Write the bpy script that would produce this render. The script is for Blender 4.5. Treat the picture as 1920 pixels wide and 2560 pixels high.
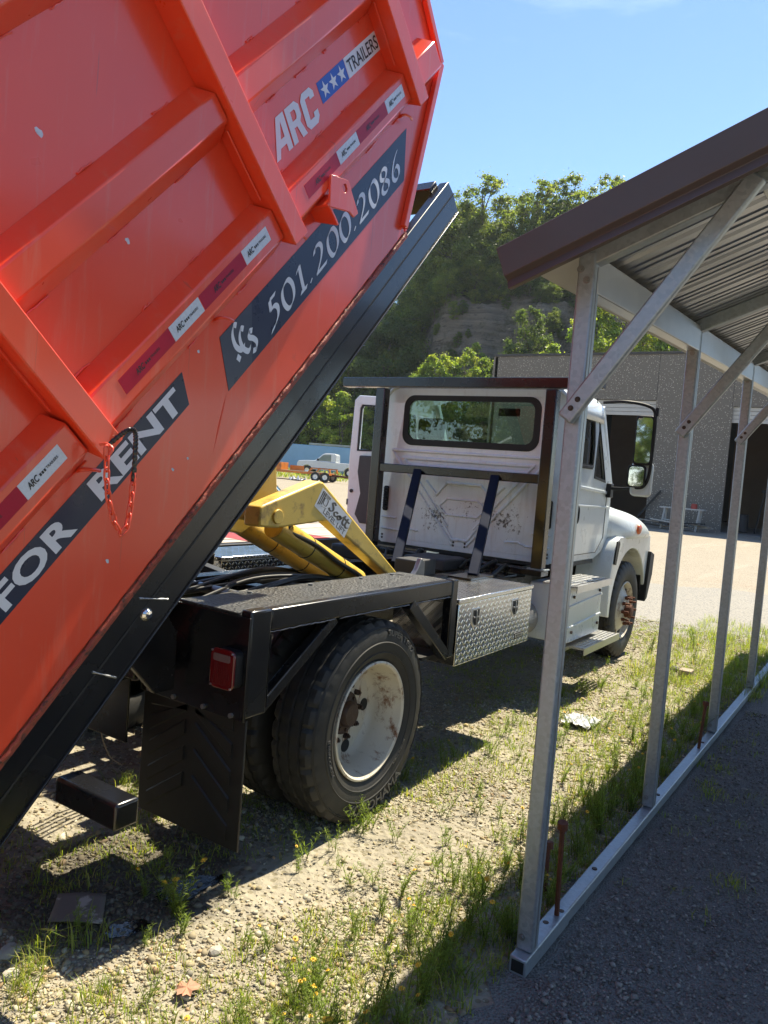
import bpy, bmesh, math, random
import numpy as np
from mathutils import Vector, Matrix
from mathutils.geometry import tessellate_polygon

for _o in list(bpy.data.objects):
    bpy.data.objects.remove(_o)
SC = bpy.context.scene
COL = SC.collection
R = math.radians
TH = R(47.32)          # tilt of the container
random.seed(7)

# ------------------------------------------------------------------ camera
cam_d = bpy.data.cameras.new('camera')
cam = bpy.data.objects.new('camera', cam_d)
COL.objects.link(cam)
yaw, pitch, roll = R(33.28), R(-3.07), R(4.56)
fw = Vector((math.cos(yaw) * math.cos(pitch), math.sin(yaw) * math.cos(pitch), math.sin(pitch)))
rt = Vector((math.sin(yaw), -math.cos(yaw), 0))
up = rt.cross(fw)
rt2 = rt * math.cos(roll) + up * math.sin(roll)
up2 = up * math.cos(roll) - rt * math.sin(roll)
m3 = Matrix((rt2, up2, -fw)).transposed()
CAM = Vector((-3.24, -2.083, 1.789))
cam.matrix_world = Matrix.Translation(CAM) @ m3.to_4x4()
cam_d.sensor_fit = 'HORIZONTAL'
cam_d.sensor_width = 36.0
cam_d.lens = 36.04
cam_d.clip_start = 0.05
cam_d.clip_end = 3000
SC.camera = cam

# ------------------------------------------------------------------ sky and sun
SUN = Vector((0.60, -0.05, 1.0)).normalized()          # towards the sun
sun_el = math.asin(SUN.z)
sun_rot = math.atan2(SUN.x, SUN.y)
world = bpy.data.worlds.new('World')
SC.world = world
world.use_nodes = True
wn = world.node_tree.nodes
wl = world.node_tree.links
wn.clear()
w_out = wn.new('ShaderNodeOutputWorld')
w_bg = wn.new('ShaderNodeBackground')
w_sky = wn.new('ShaderNodeTexSky')
w_sky.sky_type = 'NISHITA'
w_sky.sun_disc = False
w_sky.sun_elevation = sun_el
w_sky.sun_rotation = sun_rot
w_sky.air_density = 1.0
w_sky.dust_density = 0.05
w_sky.ozone_density = 4.6
w_sky.altitude = 500
# thin streaks of cirrus
w_tc = wn.new('ShaderNodeTexCoord')
w_map = wn.new('ShaderNodeMapping')
w_map.inputs['Scale'].default_value = (1.3, 2.0, 10.0)
w_map.inputs['Rotation'].default_value = (0.25, 0.1, 0.3)
w_noise = wn.new('ShaderNodeTexNoise')
w_noise.inputs['Scale'].default_value = 1.1
w_noise.inputs['Detail'].default_value = 7
w_noise.inputs['Roughness'].default_value = 0.6
w_ramp = wn.new('ShaderNodeValToRGB')
w_ramp.color_ramp.elements[0].position = 0.54
w_ramp.color_ramp.elements[1].position = 0.85
w_ramp.color_ramp.elements[1].color = (0.30, 0.30, 0.30, 1)
w_mix = wn.new('ShaderNodeMix')
w_mix.data_type = 'RGBA'
w_mix.inputs['B'].default_value = (8.6, 9.2, 9.8, 1)
wl.new(w_tc.outputs['Generated'], w_map.inputs['Vector'])
wl.new(w_map.outputs[0], w_noise.inputs['Vector'])
wl.new(w_noise.outputs[0], w_ramp.inputs[0])
wl.new(w_ramp.outputs[0], w_mix.inputs[0])
wl.new(w_sky.outputs[0], w_mix.inputs['A'])
wl.new(w_mix.outputs['Result'], w_bg.inputs[0])
w_bg.inputs[1].default_value = 0.10
wl.new(w_bg.outputs[0], w_out.inputs[0])

sun_d = bpy.data.lights.new('sun', 'SUN')
sun_d.energy = 4.7
sun_d.angle = R(0.53)
sun_d.color = (1.0, 0.91, 0.71)
sun = bpy.data.objects.new('sun', sun_d)
COL.objects.link(sun)
sun.rotation_euler = (-SUN).to_track_quat('-Z', 'Y').to_euler()
sun.location = (0, 0, 30)

SC.view_settings.view_transform = 'Standard'
SC.view_settings.look = 'None'
SC.view_settings.exposure = 1.25
SC.view_settings.gamma = 1.0
SC.view_settings.use_curve_mapping = False
SC.render.engine = 'CYCLES'
SC.cycles.max_bounces = 8
SC.cycles.volume_bounces = 0
SC.cycles.transparent_max_bounces = 12
SC.cycles.caustics_reflective = False
SC.cycles.caustics_refractive = False

# ------------------------------------------------------------------ materials
def rgba(c):
    return (c[0], c[1], c[2], 1.0)

class NT:
    """small helper around a material's node tree"""
    def __init__(self, name):
        self.m = bpy.data.materials.new(name)
        self.m.use_nodes = True
        self.t = self.m.node_tree
        self.t.nodes.clear()
        self.out = self.n('OutputMaterial')
        self._tc = None
    def n(self, kind, **kw):
        nd = self.t.nodes.new('ShaderNode' + kind)
        for k, v in kw.items():
            setattr(nd, k, v)
        return nd
    def l(self, a, b):
        self.t.links.new(a, b)
    def coord(self, which='Object', scale=None):
        if self._tc is None:
            self._tc = self.n('TexCoord')
        o = self._tc.outputs[which]
        if scale is None:
            return o
        mp = self.n('Mapping')
        mp.inputs['Scale'].default_value = scale
        self.l(o, mp.inputs[0])
        return mp.outputs[0]
    def noise(self, scale, detail=4, rough=0.55, vec=None, dist=0):
        nd = self.n('TexNoise')
        nd.inputs['Scale'].default_value = scale
        nd.inputs['Detail'].default_value = detail
        nd.inputs['Roughness'].default_value = rough
        nd.inputs['Distortion'].default_value = dist
        self.l(vec if vec is not None else self.coord(), nd.inputs['Vector'])
        return nd.outputs[0]
    def vor(self, scale, feature='F1', vec=None, out='Distance'):
        nd = self.n('TexVoronoi', feature=feature)
        nd.inputs['Scale'].default_value = scale
        self.l(vec if vec is not None else self.coord(), nd.inputs['Vector'])
        return nd.outputs[out]
    def ramp(self, src, p0, p1, c0=(0, 0, 0), c1=(1, 1, 1)):
        nd = self.n('ValToRGB')
        e = nd.color_ramp.elements
        e[0].position, e[1].position = p0, p1
        e[0].color, e[1].color = rgba(c0), rgba(c1)
        self.l(src, nd.inputs[0])
        return nd.outputs[0]
    def mix(self, fac, a, b, mode='MIX'):
        nd = self.n('Mix', data_type='RGBA', blend_type=mode)
        for s, v in ((nd.inputs[0], fac), (nd.inputs['A'], a), (nd.inputs['B'], b)):
            if isinstance(v, (int, float)):
                s.default_value = v if s.type == 'VALUE' else (v, v, v, 1)
            elif isinstance(v, tuple):
                s.default_value = rgba(v)
            else:
                self.l(v, s)
        return nd.outputs['Result']
    def math(self, op, a, b=None, c=None):
        nd = self.n('Math', operation=op)
        for s, v in zip(nd.inputs, (a, b, c)):
            if v is None:
                continue
            if isinstance(v, (int, float)):
                s.default_value = v
            else:
                self.l(v, s)
        return nd.outputs[0]
    def bump(self, h, strength=0.3, dist=0.01, normal=None):
        nd = self.n('Bump')
        nd.inputs['Strength'].default_value = strength
        nd.inputs['Distance'].default_value = dist
        self.l(h, nd.inputs['Height'])
        if normal is not None:
            self.l(normal, nd.inputs['Normal'])
        return nd.outputs[0]
    def pbsdf(self, col, rough=0.5, metal=0.0, normal=None, coat=0.0, spec=0.5, alpha=None, crough=0.08):
        b = self.n('BsdfPrincipled')
        for s, v in ((b.inputs['Base Color'], col), (b.inputs['Roughness'], rough), (b.inputs['Metallic'], metal)):
            if isinstance(v, (int, float)):
                s.default_value = v
            elif isinstance(v, tuple):
                s.default_value = rgba(v)
            else:
                self.l(v, s)
        b.inputs['Coat Weight'].default_value = coat
        b.inputs['Coat Roughness'].default_value = crough
        b.inputs['Specular IOR Level'].default_value = spec
        if normal is not None:
            self.l(normal, b.inputs['Normal'])
        return b
    def done(self, shader):
        self.l(shader.outputs[0], self.out.inputs[0])
        return self.m

def simple(name, col, rough=0.5, metal=0.0, var=0.15, vs=6.0, bump=0.0, bs=60.0, coat=0.0, dirt=None, dirt_p=(0.55, 0.75), ds=3.0, spec=0.5, rvar=0.12, bd=0.004):
    t = NT(name)
    n1 = t.noise(vs, 5)
    c = t.mix(n1, tuple(x * (1 - var) for x in col), tuple(min(1, x * (1 + var)) for x in col))
    if dirt is not None:
        f = t.ramp(t.noise(ds, 7, 0.65), dirt_p[0], dirt_p[1])
        c = t.mix(f, c, dirt)
    rg = t.math('ADD', t.math('MULTIPLY', t.noise(vs * 2.3, 4), rvar * 2), rough - rvar)
    nm = t.bump(t.noise(bs, 3), bump, bd) if bump else None
    return t.done(t.pbsdf(c, rg, metal, nm, coat, spec))

M = {}
def build_materials():
    # container paint: glossy orange red with orange peel and faint scuffs
    t = NT('red_paint')
    big = t.noise(1.3, 3)
    c = t.mix(big, (0.78, 0.064, 0.025), (0.84, 0.090, 0.030))
    sc = t.ramp(t.noise(5.0, 9, 0.72, t.coord('Object', (1, 1, 6))), 0.66, 0.78)
    c = t.mix(t.math('MULTIPLY', sc, 0.22), c, (0.34, 0.06, 0.04))
    fade = t.ramp(t.noise(26, 6, 0.7), 0.60, 0.80)
    c = t.mix(t.math('MULTIPLY', fade, 0.12), c, (0.55, 0.22, 0.16))
    mp = t.n('Mapping'); mp.vector_type = 'POINT'
    mp.inputs['Rotation'].default_value = (0, TH, 0); mp.inputs['Scale'].default_value = (9, 3, 0.8)
    t.l(t.coord(), mp.inputs[0])
    run = t.ramp(t.noise(2.2, 8, 0.7, mp.outputs[0]), 0.54, 0.72)
    c = t.mix(t.math('MULTIPLY', run, 0.34), c, (0.70, 0.26, 0.17))
    grime = t.ramp(t.noise(3.0, 9, 0.75), 0.63, 0.74)
    c = t.mix(t.math('MULTIPLY', grime, 0.45), c, (0.30, 0.05, 0.03))
    mp2 = t.n('Mapping'); mp2.inputs['Rotation'].default_value = (0, TH + 0.5, 0); mp2.inputs['Scale'].default_value = (34, 4, 0.9)
    t.l(t.coord(), mp2.inputs[0])
    scr = t.ramp(t.noise(1.6, 3, 0.5, mp2.outputs[0]), 0.705, 0.735)
    c = t.mix(t.math('MULTIPLY', scr, 0.5), c, (0.42, 0.10, 0.06))
    rg = t.math('ADD', t.math('MULTIPLY', t.noise(7, 4), 0.12), 0.24)
    b1 = t.bump(t.noise(1.7, 2), 0.25, 0.03)
    b2 = t.bump(t.noise(140, 2), 0.05, 0.002, b1)
    M['red'] = t.done(t.pbsdf(c, rg, 0, b2, 0.45, 0.5, crough=0.12))
    M['weld'] = simple('rusty_weld', (0.34, 0.06, 0.03), 0.55, 0, 0.4, 30, 0.9, 90, dirt=(0.07, 0.03, 0.02), dirt_p=(0.50, 0.62), ds=30)
    t = NT('black_paint')
    c = t.mix(t.noise(9, 5), (0.004, 0.004, 0.005), (0.010, 0.010, 0.011))
    c = t.mix(t.math('MULTIPLY', t.ramp(t.noise(30, 7, 0.7), 0.62, 0.8), 0.5), c, (0.04, 0.035, 0.03))
    M['black'] = t.done(t.pbsdf(c, t.math('ADD', t.math('MULTIPLY', t.noise(4, 4), 0.2), 0.16), 0, t.bump(t.noise(60, 3), 0.05, 0.003), 0.25, 0.55))
    M['black_matte'] = simple('black_matte', (0.012, 0.012, 0.012), 0.6, 0, 0.4, 8, 0.2, 60)
    M['bluesteel'] = simple('dark_blue_steel', (0.012, 0.016, 0.032), 0.7, 0.0, 0.3, 6, 0.05, 60, spec=0.06)
    t = NT('wet_deck')
    c = t.mix(t.noise(40, 6), (0.006, 0.006, 0.005), (0.05, 0.046, 0.034))
    h = t.math('ADD', t.noise(75, 6, 0.7), t.math('MULTIPLY', t.vor(60), 0.9))
    M['deck'] = t.done(t.pbsdf(c, t.math('ADD', t.math('MULTIPLY', t.noise(8, 4), 0.35), 0.18), 0, t.bump(h, 1.0, 0.012), 0.0, 0.8))
    t = NT('white_paint')
    c = t.mix(t.noise(2.5, 5), (0.66, 0.71, 0.73), (0.74, 0.79, 0.81))
    c = t.mix(t.math('MULTIPLY', t.ramp(t.noise(6, 8, 0.7), 0.55, 0.8), 0.35), c, (0.40, 0.37, 0.32))
    stk = t.ramp(t.noise(3.0, 8, 0.7, t.coord('Object', (7, 7, 0.7))), 0.55, 0.75)
    c = t.mix(t.math('MULTIPLY', stk, 0.28), c, (0.36, 0.33, 0.28))
    M['white'] = t.done(t.pbsdf(c, t.math('ADD', t.math('MULTIPLY', t.noise(5, 4), 0.14), 0.22), 0, None, 0.3, 0.5))
    t = NT('white_chipped_paint')
    c = t.mix(t.noise(2.5, 5), (0.65, 0.70, 0.72), (0.73, 0.78, 0.80))
    sp = t.n('SeparateXYZ'); t.l(t.coord(), sp.inputs[0])
    def blob(y, z, ry, rz):
        a = t.math('DIVIDE', t.math('SUBTRACT', sp.outputs[1], y), ry); b = t.math('DIVIDE', t.math('SUBTRACT', sp.outputs[2], z), rz)
        return t.math('SUBTRACT', 1.0, t.math('MINIMUM', t.math('SQRT', t.math('ADD', t.math('MULTIPLY', a, a), t.math('MULTIPLY', b, b))), 1.0))
    msk = t.math('MAXIMUM', t.math('MAXIMUM', blob(1.56, 1.40, .30, .20), blob(0.78, 1.42, .28, .22)), t.math('MULTIPLY', blob(1.2, 1.45, .5, .22), 0.6))
    chips = t.ramp(t.math('ADD', t.math('ADD', t.noise(34, 9, 0.78), t.math('MULTIPLY', t.math('SUBTRACT', t.noise(5, 4), 0.5), 0.35)), t.math('MULTIPLY', msk, 0.24)), 0.69, 0.72)
    c = t.mix(chips, c, (0.05, 0.05, 0.055))
    c = t.mix(t.math('MULTIPLY', t.ramp(t.noise(5, 8, 0.7), 0.5, 0.8), 0.35), c, (0.42, 0.38, 0.30))
    stk = t.ramp(t.noise(3.0, 8, 0.7, t.coord('Object', (7, 7, 0.7))), 0.52, 0.72)
    c = t.mix(t.math('MULTIPLY', stk, 0.35), c, (0.36, 0.32, 0.26))
    M['white_chip'] = t.done(t.pbsdf(c, 0.32, 0, None, 0.15, 0.5))
    M['yellow'] = simple('yellow_paint', (0.66, 0.45, 0.07), 0.40, 0, 0.15, 5, 0.12, 60, coat=0.15, dirt=(0.16, 0.09, 0.03), dirt_p=(0.54, 0.72), ds=8)
    t = NT('galvanized_steel')
    cr = t.vor(75, out='Color')
    g = t.n('RGBToBW'); t.l(cr, g.inputs[0])
    c = t.mix(g.outputs[0], (0.30, 0.345, 0.38), (0.42, 0.47, 0.51))
    st = t.ramp(t.noise(9, 7, 0.7, t.coord('Object', (1, 1, 0.25))), 0.45, 0.75)
    c = t.mix(t.math('MULTIPLY', st, 0.40), c, (0.34, 0.31, 0.29))
    rg = t.math('ADD', t.math('MULTIPLY', g.outputs[0], 0.15), 0.34)
    M['galv'] = t.done(t.pbsdf(c, rg, 0.55, t.bump(t.noise(90, 4), 0.12, 0.003), 0, 0.5))
    t = NT('galvalume_sheet')
    c = t.mix(t.noise(8, 5), (0.40, 0.40, 0.40), (0.52, 0.52, 0.51))
    M['sheet'] = t.done(t.pbsdf(c, 0.34, 0.9, t.bump(t.noise(200, 2), 0.05, 0.002)))
    M['ground_lit_trim'] = simple('ground_lit_soffit', (0.50, 0.48, 0.46), 0.5, 0.1, 0.1)  # pale tone stands in for light thrown up from the ground
    M['brown'] = simple('brown_trim', (0.085, 0.060, 0.054), 0.42, 0, 0.12, 4, 0.03, 90)
    # tread plate
    t = NT('tread_plate')
    sp = t.n('SeparateXYZ')
    t.l(t.coord(), sp.inputs[0])
    u = t.math('MULTIPLY', sp.outputs[0], 30.0)
    v = t.math('MULTIPLY', t.math('ADD', sp.outputs[2], sp.outputs[1]), 30.0)
    par = t.math('MODULO', t.math('ABSOLUTE', t.math('ADD', t.math('FLOOR', u), t.math('FLOOR', v))), 2.0)
    sg = t.math('SUBTRACT', t.math('MULTIPLY', par, 2.0), 1.0)
    lu = t.math('SUBTRACT', t.math('FRACT', u), 0.5)
    lv = t.math('MULTIPLY', t.math('SUBTRACT', t.math('FRACT', v), 0.5), sg)
    a = t.math('ADD', lu, lv)
    b_ = t.math('SUBTRACT', lu, lv)
    e = t.math('ADD', t.math('MULTIPLY', t.math('MULTIPLY', a, a), 1.3), t.math('MULTIPLY', t.math('MULTIPLY', b_, b_), 14.0))
    hh = t.math('SUBTRACT', 1.0, t.math('MINIMUM', t.math('MULTIPLY', e, 1.25), 1.0))
    c = t.mix(t.noise(5, 5), (0.78, 0.78, 0.77), (0.90, 0.90, 0.89))
    M['tread'] = t.done(t.pbsdf(c, t.math('ADD', t.math('MULTIPLY', t.noise(9, 5), 0.14), 0.12), 1.0, t.bump(hh, 0.38, 0.004)))
    M['alu'] = simple('bare_aluminium', (0.62, 0.62, 0.62), 0.34, 0.95, 0.15, 9, 0.1, 60)
    M['steel'] = simple('worn_steel', (0.30, 0.30, 0.30), 0.4, 0.8, 0.3, 9, 0.1, 60)
    M['chrome'] = simple('chrome_rod', (0.75, 0.75, 0.76), 0.08, 1.0, 0.05, 9, rvar=0.03)
    t = NT('tyre_rubber')
    c = t.mix(t.noise(14, 6), (0.014, 0.014, 0.014), (0.038, 0.036, 0.033))
    c = t.mix(t.math('MULTIPLY', t.ramp(t.noise(4, 8, 0.7), 0.5, 0.8), 0.35), c, (0.09, 0.08, 0.065))
    M['rubber'] = t.done(t.pbsdf(c, 0.62, 0, t.bump(t.noise(120, 3), 0.12, 0.003), 0, 0.4))
    M['rubber_text'] = simple('worn_rubber', (0.10, 0.098, 0.094), 0.5, 0, 0.2, 30)
    M['flap'] = simple('flap_rubber', (0.010, 0.010, 0.010), 0.55, 0, 0.3, 7, 0.1, 80)
    t = NT('rim_paint')
    c = t.mix(t.noise(5, 5), (0.56, 0.50, 0.39), (0.70, 0.66, 0.56))
    c = t.mix(t.ramp(t.noise(5.0, 10, 0.78, t.coord('Object', (2.6, 1.2, 0.9))), 0.52, 0.62), c, (0.19, 0.075, 0.025))
    c = t.mix(t.ramp(t.noise(60, 5, 0.7), 0.70, 0.76), c, (0.14, 0.06, 0.03))
    M['rim'] = t.done(t.pbsdf(c, 0.45, 0, t.bump(t.noise(50, 4), 0.1, 0.003), 0.1))
    M['hub'] = simple('greasy_hub', (0.06, 0.035, 0.025), 0.5, 0.3, 0.5, 20, 0.6, 70)
    M['rust'] = simple('rusted_steel', (0.13, 0.045, 0.022), 0.75, 0.2, 0.5, 40, 0.7, 120)
    M['rust_red'] = simple('red_oxide', (0.32, 0.035, 0.02), 0.5, 0, 0.4, 30, 0.3, 120)
    # glass
    def glass(name, tint, refl=1.0, rough=0.0):
        t = NT(name)
        tr = t.n('BsdfTransparent'); tr.inputs[0].default_value = rgba(tint)
        gl = t.n('BsdfGlossy'); gl.inputs[0].default_value = (refl, refl, refl, 1); gl.inputs[1].default_value = rough
        fr = t.n('Fresnel'); fr.inputs[0].default_value = 1.62
        mx = t.n('MixShader')
        t.l(fr.outputs[0], mx.inputs[0]); t.l(tr.outputs[0], mx.inputs[1]); t.l(gl.outputs[0], mx.inputs[2])
        return t.done(mx)
    M['glass'] = glass('tinted_glass', (0.66, 0.78, 0.70))
    M['glass_clear'] = glass('clear_glass', (0.82, 0.90, 0.87))
    M['mirror'] = simple('mirror_glass', (0.8, 0.82, 0.82), 0.03, 1.0, 0.02, 4, rvar=0.01)
    M['plastic'] = simple('black_plastic', (0.010, 0.010, 0.011), 0.5, 0, 0.2, 9, 0.1, 120, spec=0.3)
    M['darkgrey'] = simple('dark_grey_trim', (0.035, 0.035, 0.038), 0.55, 0, 0.2, 9, 0.15, 150)
    M['seat'] = simple('seat_fabric', (0.035, 0.037, 0.035), 0.85, 0, 0.2, 30)
    M['cab_inside'] = simple('cab_liner', (0.22, 0.22, 0.21), 0.8, 0, 0.1)
    M['lens_red'] = simple('red_lens', (0.13, 0.004, 0.006), 0.15, 0, 0.2, 60, 0.4, 120, coat=0.6)
    M['lens_clear'] = simple('clear_lens', (0.17, 0.11, 0.10), 0.2, 0, 0.2, 90, 0.5, 120, coat=0.6)
    M['amber'] = simple('amber_lens', (0.75, 0.14, 0.03), 0.25, 0, 0.2, 30, 0.2, 90, coat=0.5)
    # decals
    M['navy'] = simple('navy_vinyl', (0.012, 0.020, 0.050), 0.3, 0, 0.15, 4)
    M['slate'] = simple('slate_vinyl', (0.045, 0.055, 0.080), 0.32, 0, 0.15, 4)
    M['vwhite'] = simple('white_vinyl', (0.70, 0.72, 0.74), 0.35, 0, 0.05, 9)
    M['vblue'] = simple('blue_vinyl', (0.015, 0.085, 0.42), 0.35, 0, 0.1, 9)
    M['vblack'] = simple('black_vinyl', (0.012, 0.012, 0.014), 0.4, 0, 0.1, 9)
    M['vgrey'] = simple('grey_vinyl', (0.06, 0.055, 0.05), 0.4, 0, 0.1, 9)
    M['tape_w'] = simple('white_reflective_tape', (0.62, 0.64, 0.66), 0.28, 0, 0.08, 30)
    M['tape_r'] = simple('red_reflective_tape', (0.42, 0.006, 0.03), 0.4, 0, 0.1, 60, spec=0.3)
    M['chip'] = simple('bare_primer', (0.55, 0.60, 0.66), 0.5, 0, 0.4, 60)
    # concrete with exposed aggregate
    t = NT('aggregate_concrete')
    c = t.mix(t.noise(0.35, 5), (0.40, 0.355, 0.28), (0.52, 0.46, 0.36))
    v1 = t.vor(13)
    c = t.mix(t.math('MULTIPLY', t.ramp(v1, 0.24, 0.08), 0.5), c, (0.62, 0.56, 0.46))
    v2 = t.vor(11)
    c = t.mix(t.math('MULTIPLY', t.ramp(v2, 0.22, 0.08), 0.8), c, (0.08, 0.07, 0.06))
    stn = t.ramp(t.noise(1.0, 6, 0.6, t.coord('Object', (1, 1, 0.22))), 0.5, 0.72)
    c = t.mix(t.math('MULTIPLY', stn, 0.4), c, (0.15, 0.13, 0.105))
    M['concrete'] = t.done(t.pbsdf(c, 0.9, 0, t.bump(v1, 0.5, 0.03)))
    M['coping'] = simple('dark_coping', (0.045, 0.04, 0.035), 0.6)
    M['door_white'] = simple('white_door_slat', (0.46, 0.44, 0.40), 0.5, 0, 0.12, 3)
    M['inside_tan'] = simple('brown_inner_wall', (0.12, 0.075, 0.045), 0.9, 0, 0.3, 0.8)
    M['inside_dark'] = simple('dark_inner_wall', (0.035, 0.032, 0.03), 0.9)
    M['slab'] = simple('stained_slab', (0.22, 0.20, 0.18), 0.85, 0, 0.3, 1.5)
    M['wood'] = simple('weathered_wood', (0.34, 0.27, 0.19), 0.8, 0, 0.35, 3, 0.3, 40)
    M['wood_pale'] = simple('sunbleached_planks', (0.42, 0.36, 0.29), 0.8, 0, 0.3, 4, 0.3, 40, dirt=(0.20, 0.15, 0.11), ds=2.2)
    M['orange'] = simple('orange_enamel', (0.55, 0.17, 0.02), 0.45, 0, 0.2, 3, dirt=(0.14, 0.06, 0.03), ds=3.5)
    M['cblue'] = simple('faded_blue_steel', (0.20, 0.36, 0.52), 0.5, 0, 0.15, 1.5, dirt=(0.16, 0.10, 0.07), dirt_p=(0.66, 0.76), ds=2.5)
    M['car_white'] = simple('car_white', (0.70, 0.72, 0.71), 0.25, 0, 0.05, 3, coat=0.5)
    # ground
    t = NT('yard_ground')
    sp = t.n('SeparateXYZ'); t.l(t.coord(), sp.inputs[0])
    far = t.mix(t.noise(0.30, 8, 0.68), (0.27, 0.222, 0.16), (0.17, 0.138, 0.10))
    far = t.mix(t.math('MULTIPLY', t.ramp(t.noise(2.6, 8, 0.75), 0.50, 0.62), 0.55), far, (0.12, 0.095, 0.07))
    far = t.mix(t.math('MULTIPLY', t.ramp(t.noise(0.8, 5, 0.6, t.coord('Object', (0.15, 1.6, 1))), 0.56, 0.66), 0.5), far, (0.32, 0.275, 0.21))
    near = t.mix(t.ramp(t.noise(1.7, 9, 0.72), 0.38, 0.62), (0.28, 0.245, 0.165), (0.135, 0.115, 0.075))
    fx = t.n('MapRange'); t.l(sp.outputs[0], fx.inputs[0]); fx.inputs[1].default_value = 5.0; fx.inputs[2].default_value = 8.0
    c = t.mix(fx.outputs[0], near, far)
    # band of grey crushed stone drive across the yard, with wobbly edges
    xs = t.math('ADD', t.math('ADD', sp.outputs[0], t.math('MULTIPLY', sp.outputs[1], 0.35)), t.math('MULTIPLY', t.noise(0.5, 5), 3.0))
    inb = t.math('MULTIPLY', t.math('GREATER_THAN', xs, 8.6), t.math('LESS_THAN', xs, 14.4))
    grey = t.mix(t.noise(30, 5, 0.7), (0.08, 0.084, 0.09), (0.24, 0.245, 0.25))
    c = t.mix(t.math('MULTIPLY', inb, 0.85), c, grey)
    xs2 = t.math('ADD', sp.outputs[0], t.math('MULTIPLY', t.noise(0.16, 5), 12.0))
    red = t.ramp(t.noise(0.10, 6, 0.65, t.coord('Object', (1, 0.4, 1))), 0.58, 0.66)
    c = t.mix(t.math('MULTIPLY', red, 0.5), c, (0.20, 0.115, 0.07))
    grs = t.ramp(t.noise(0.30, 6, 0.7), 0.56, 0.68)
    fr = t.n('MapRange'); t.l(xs2, fr.inputs[0]); fr.inputs[1].default_value = 50; fr.inputs[2].default_value = 58
    c = t.mix(t.math('MULTIPLY', fr.outputs[0], 0.75), c, (0.13, 0.15, 0.045))
    spk = t.vor(24.0)
    c = t.mix(t.math('MULTIPLY', t.ramp(spk, 0.30, 0.12), 0.45), c, (0.42, 0.38, 0.31))
    # wet dark earth by the leak
    dx = t.math('MULTIPLY', t.math('ADD', sp.outputs[0], 1.12), 1.35)
    dy = t.math('MULTIPLY', t.math('SUBTRACT', sp.outputs[1], 0.42), 1.7)
    rr = t.math('ADD', t.math('SQRT', t.math('ADD', t.math('MULTIPLY', dx, dx), t.math('MULTIPLY', dy, dy))), t.math('MULTIPLY', t.math('SUBTRACT', t.noise(5, 5), 0.5), 0.5))
    wet = t.ramp(rr, 0.55, 0.80, (1, 1, 1), (0, 0, 0))
    c = t.mix(t.math('MULTIPLY', wet, 0.8), c, (0.035, 0.028, 0.02))
    rg = t.math('SUBTRACT', 0.92, t.math('MULTIPLY', wet, 0.45))
    hb = t.math('ADD', t.math('MULTIPLY', t.noise(45, 4), 0.5), t.math('MULTIPLY', spk, 0.7))
    M['ground'] = t.done(t.pbsdf(c, rg, 0, t.bump(hb, 0.7, 0.03), 0, 0.3))
    t = NT('millings_floor')
    c = t.mix(t.noise(7, 6, 0.65), (0.10, 0.094, 0.084), (0.20, 0.19, 0.172))
    c = t.mix(t.math('MULTIPLY', t.ramp(t.noise(2.4, 8, 0.7), 0.50, 0.62), 0.7), c, (0.035, 0.034, 0.034))
    sp2 = t.vor(95)
    c = t.mix(t.math('MULTIPLY', t.ramp(sp2, 0.35, 0.15), 0.55), c, (0.27, 0.262, 0.245))
    M['millings'] = t.done(t.pbsdf(c, 0.9, 0, t.bump(t.math('ADD', sp2, t.noise(60, 4)), 0.9, 0.015), 0, 0.3))
    for nm, key, rough in (('gravel_stone', 'stone', 0.85), ):
        t = NT(nm)
        at_ = t.n('Attribute', attribute_name='tint')
        c = t.mix(t.noise(60, 4), at_.outputs[0], (0.30, 0.25, 0.18))
        c = t.mix(0.35, at_.outputs[0], c)
        M[key] = t.done(t.pbsdf(c, rough, 0, t.bump(t.noise(150, 3), 0.3, 0.003), 0, 0.35))
    # foliage
    def leafy(name, trans, rough=0.5, tw=0.45):
        t = NT(name)
        at_ = t.n('Attribute', attribute_name='tint')
        ob = t.n('ObjectInfo')
        c = t.mix(t.math('MULTIPLY', ob.outputs['Random'], 0.35), at_.outputs[0], (0.10, 0.13, 0.03))
        b = t.pbsdf(c, rough, 0, None, 0, 0.35)
        tl = t.n('BsdfTranslucent')
        c2 = t.mix(1.0, c, trans, 'MULTIPLY')
        t.l(c2, tl.inputs[0])
        mx = t.n('MixShader'); mx.inputs[0].default_value = tw
        t.l(b.outputs[0], mx.inputs[1]); t.l(tl.outputs[0], mx.inputs[2])
        return t.done(mx)
    M['leaf'] = leafy('tree_leaf', (2.4, 2.5, 0.9), 0.5, 0.5)
    M['grass'] = leafy('grass_blade', (2.0, 2.1, 0.7), 0.55, 0.4)
    M['petal'] = simple('yellow_petal', (0.75, 0.42, 0.02), 0.6, 0, 0.1)
    M['bark'] = simple('bark', (0.10, 0.075, 0.055), 0.9, 0, 0.4, 5, 0.5, 20)
    t = NT('rock_cliff')
    st = t.noise(0.22, 9, 0.68, t.coord('Object', (0.30, 0.30, 3.6)), 0.9)
    c = t.mix(t.ramp(st, 0.30, 0.72), (0.16, 0.125, 0.09), (0.44, 0.36, 0.27))
    c = t.mix(t.math('MULTIPLY', t.ramp(t.noise(0.9, 8, 0.75, t.coord('Object', (0.5, 0.5, 2.6))), 0.55, 0.62), 0.7), c, (0.06, 0.047, 0.036))
    c = t.mix(t.math('MULTIPLY', t.ramp(t.noise(0.35, 8, 0.75), 0.50, 0.62), 0.75), c, (0.085, 0.085, 0.04))
    geo = t.n('NewGeometry'); sn = t.n('SeparateXYZ'); t.l(geo.outputs['Normal'], sn.inputs[0])
    veg = t.ramp(t.math('ADD', sn.outputs[2], t.math('MULTIPLY', t.noise(0.3, 5), 0.25)), 0.92, 1.04)
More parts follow.
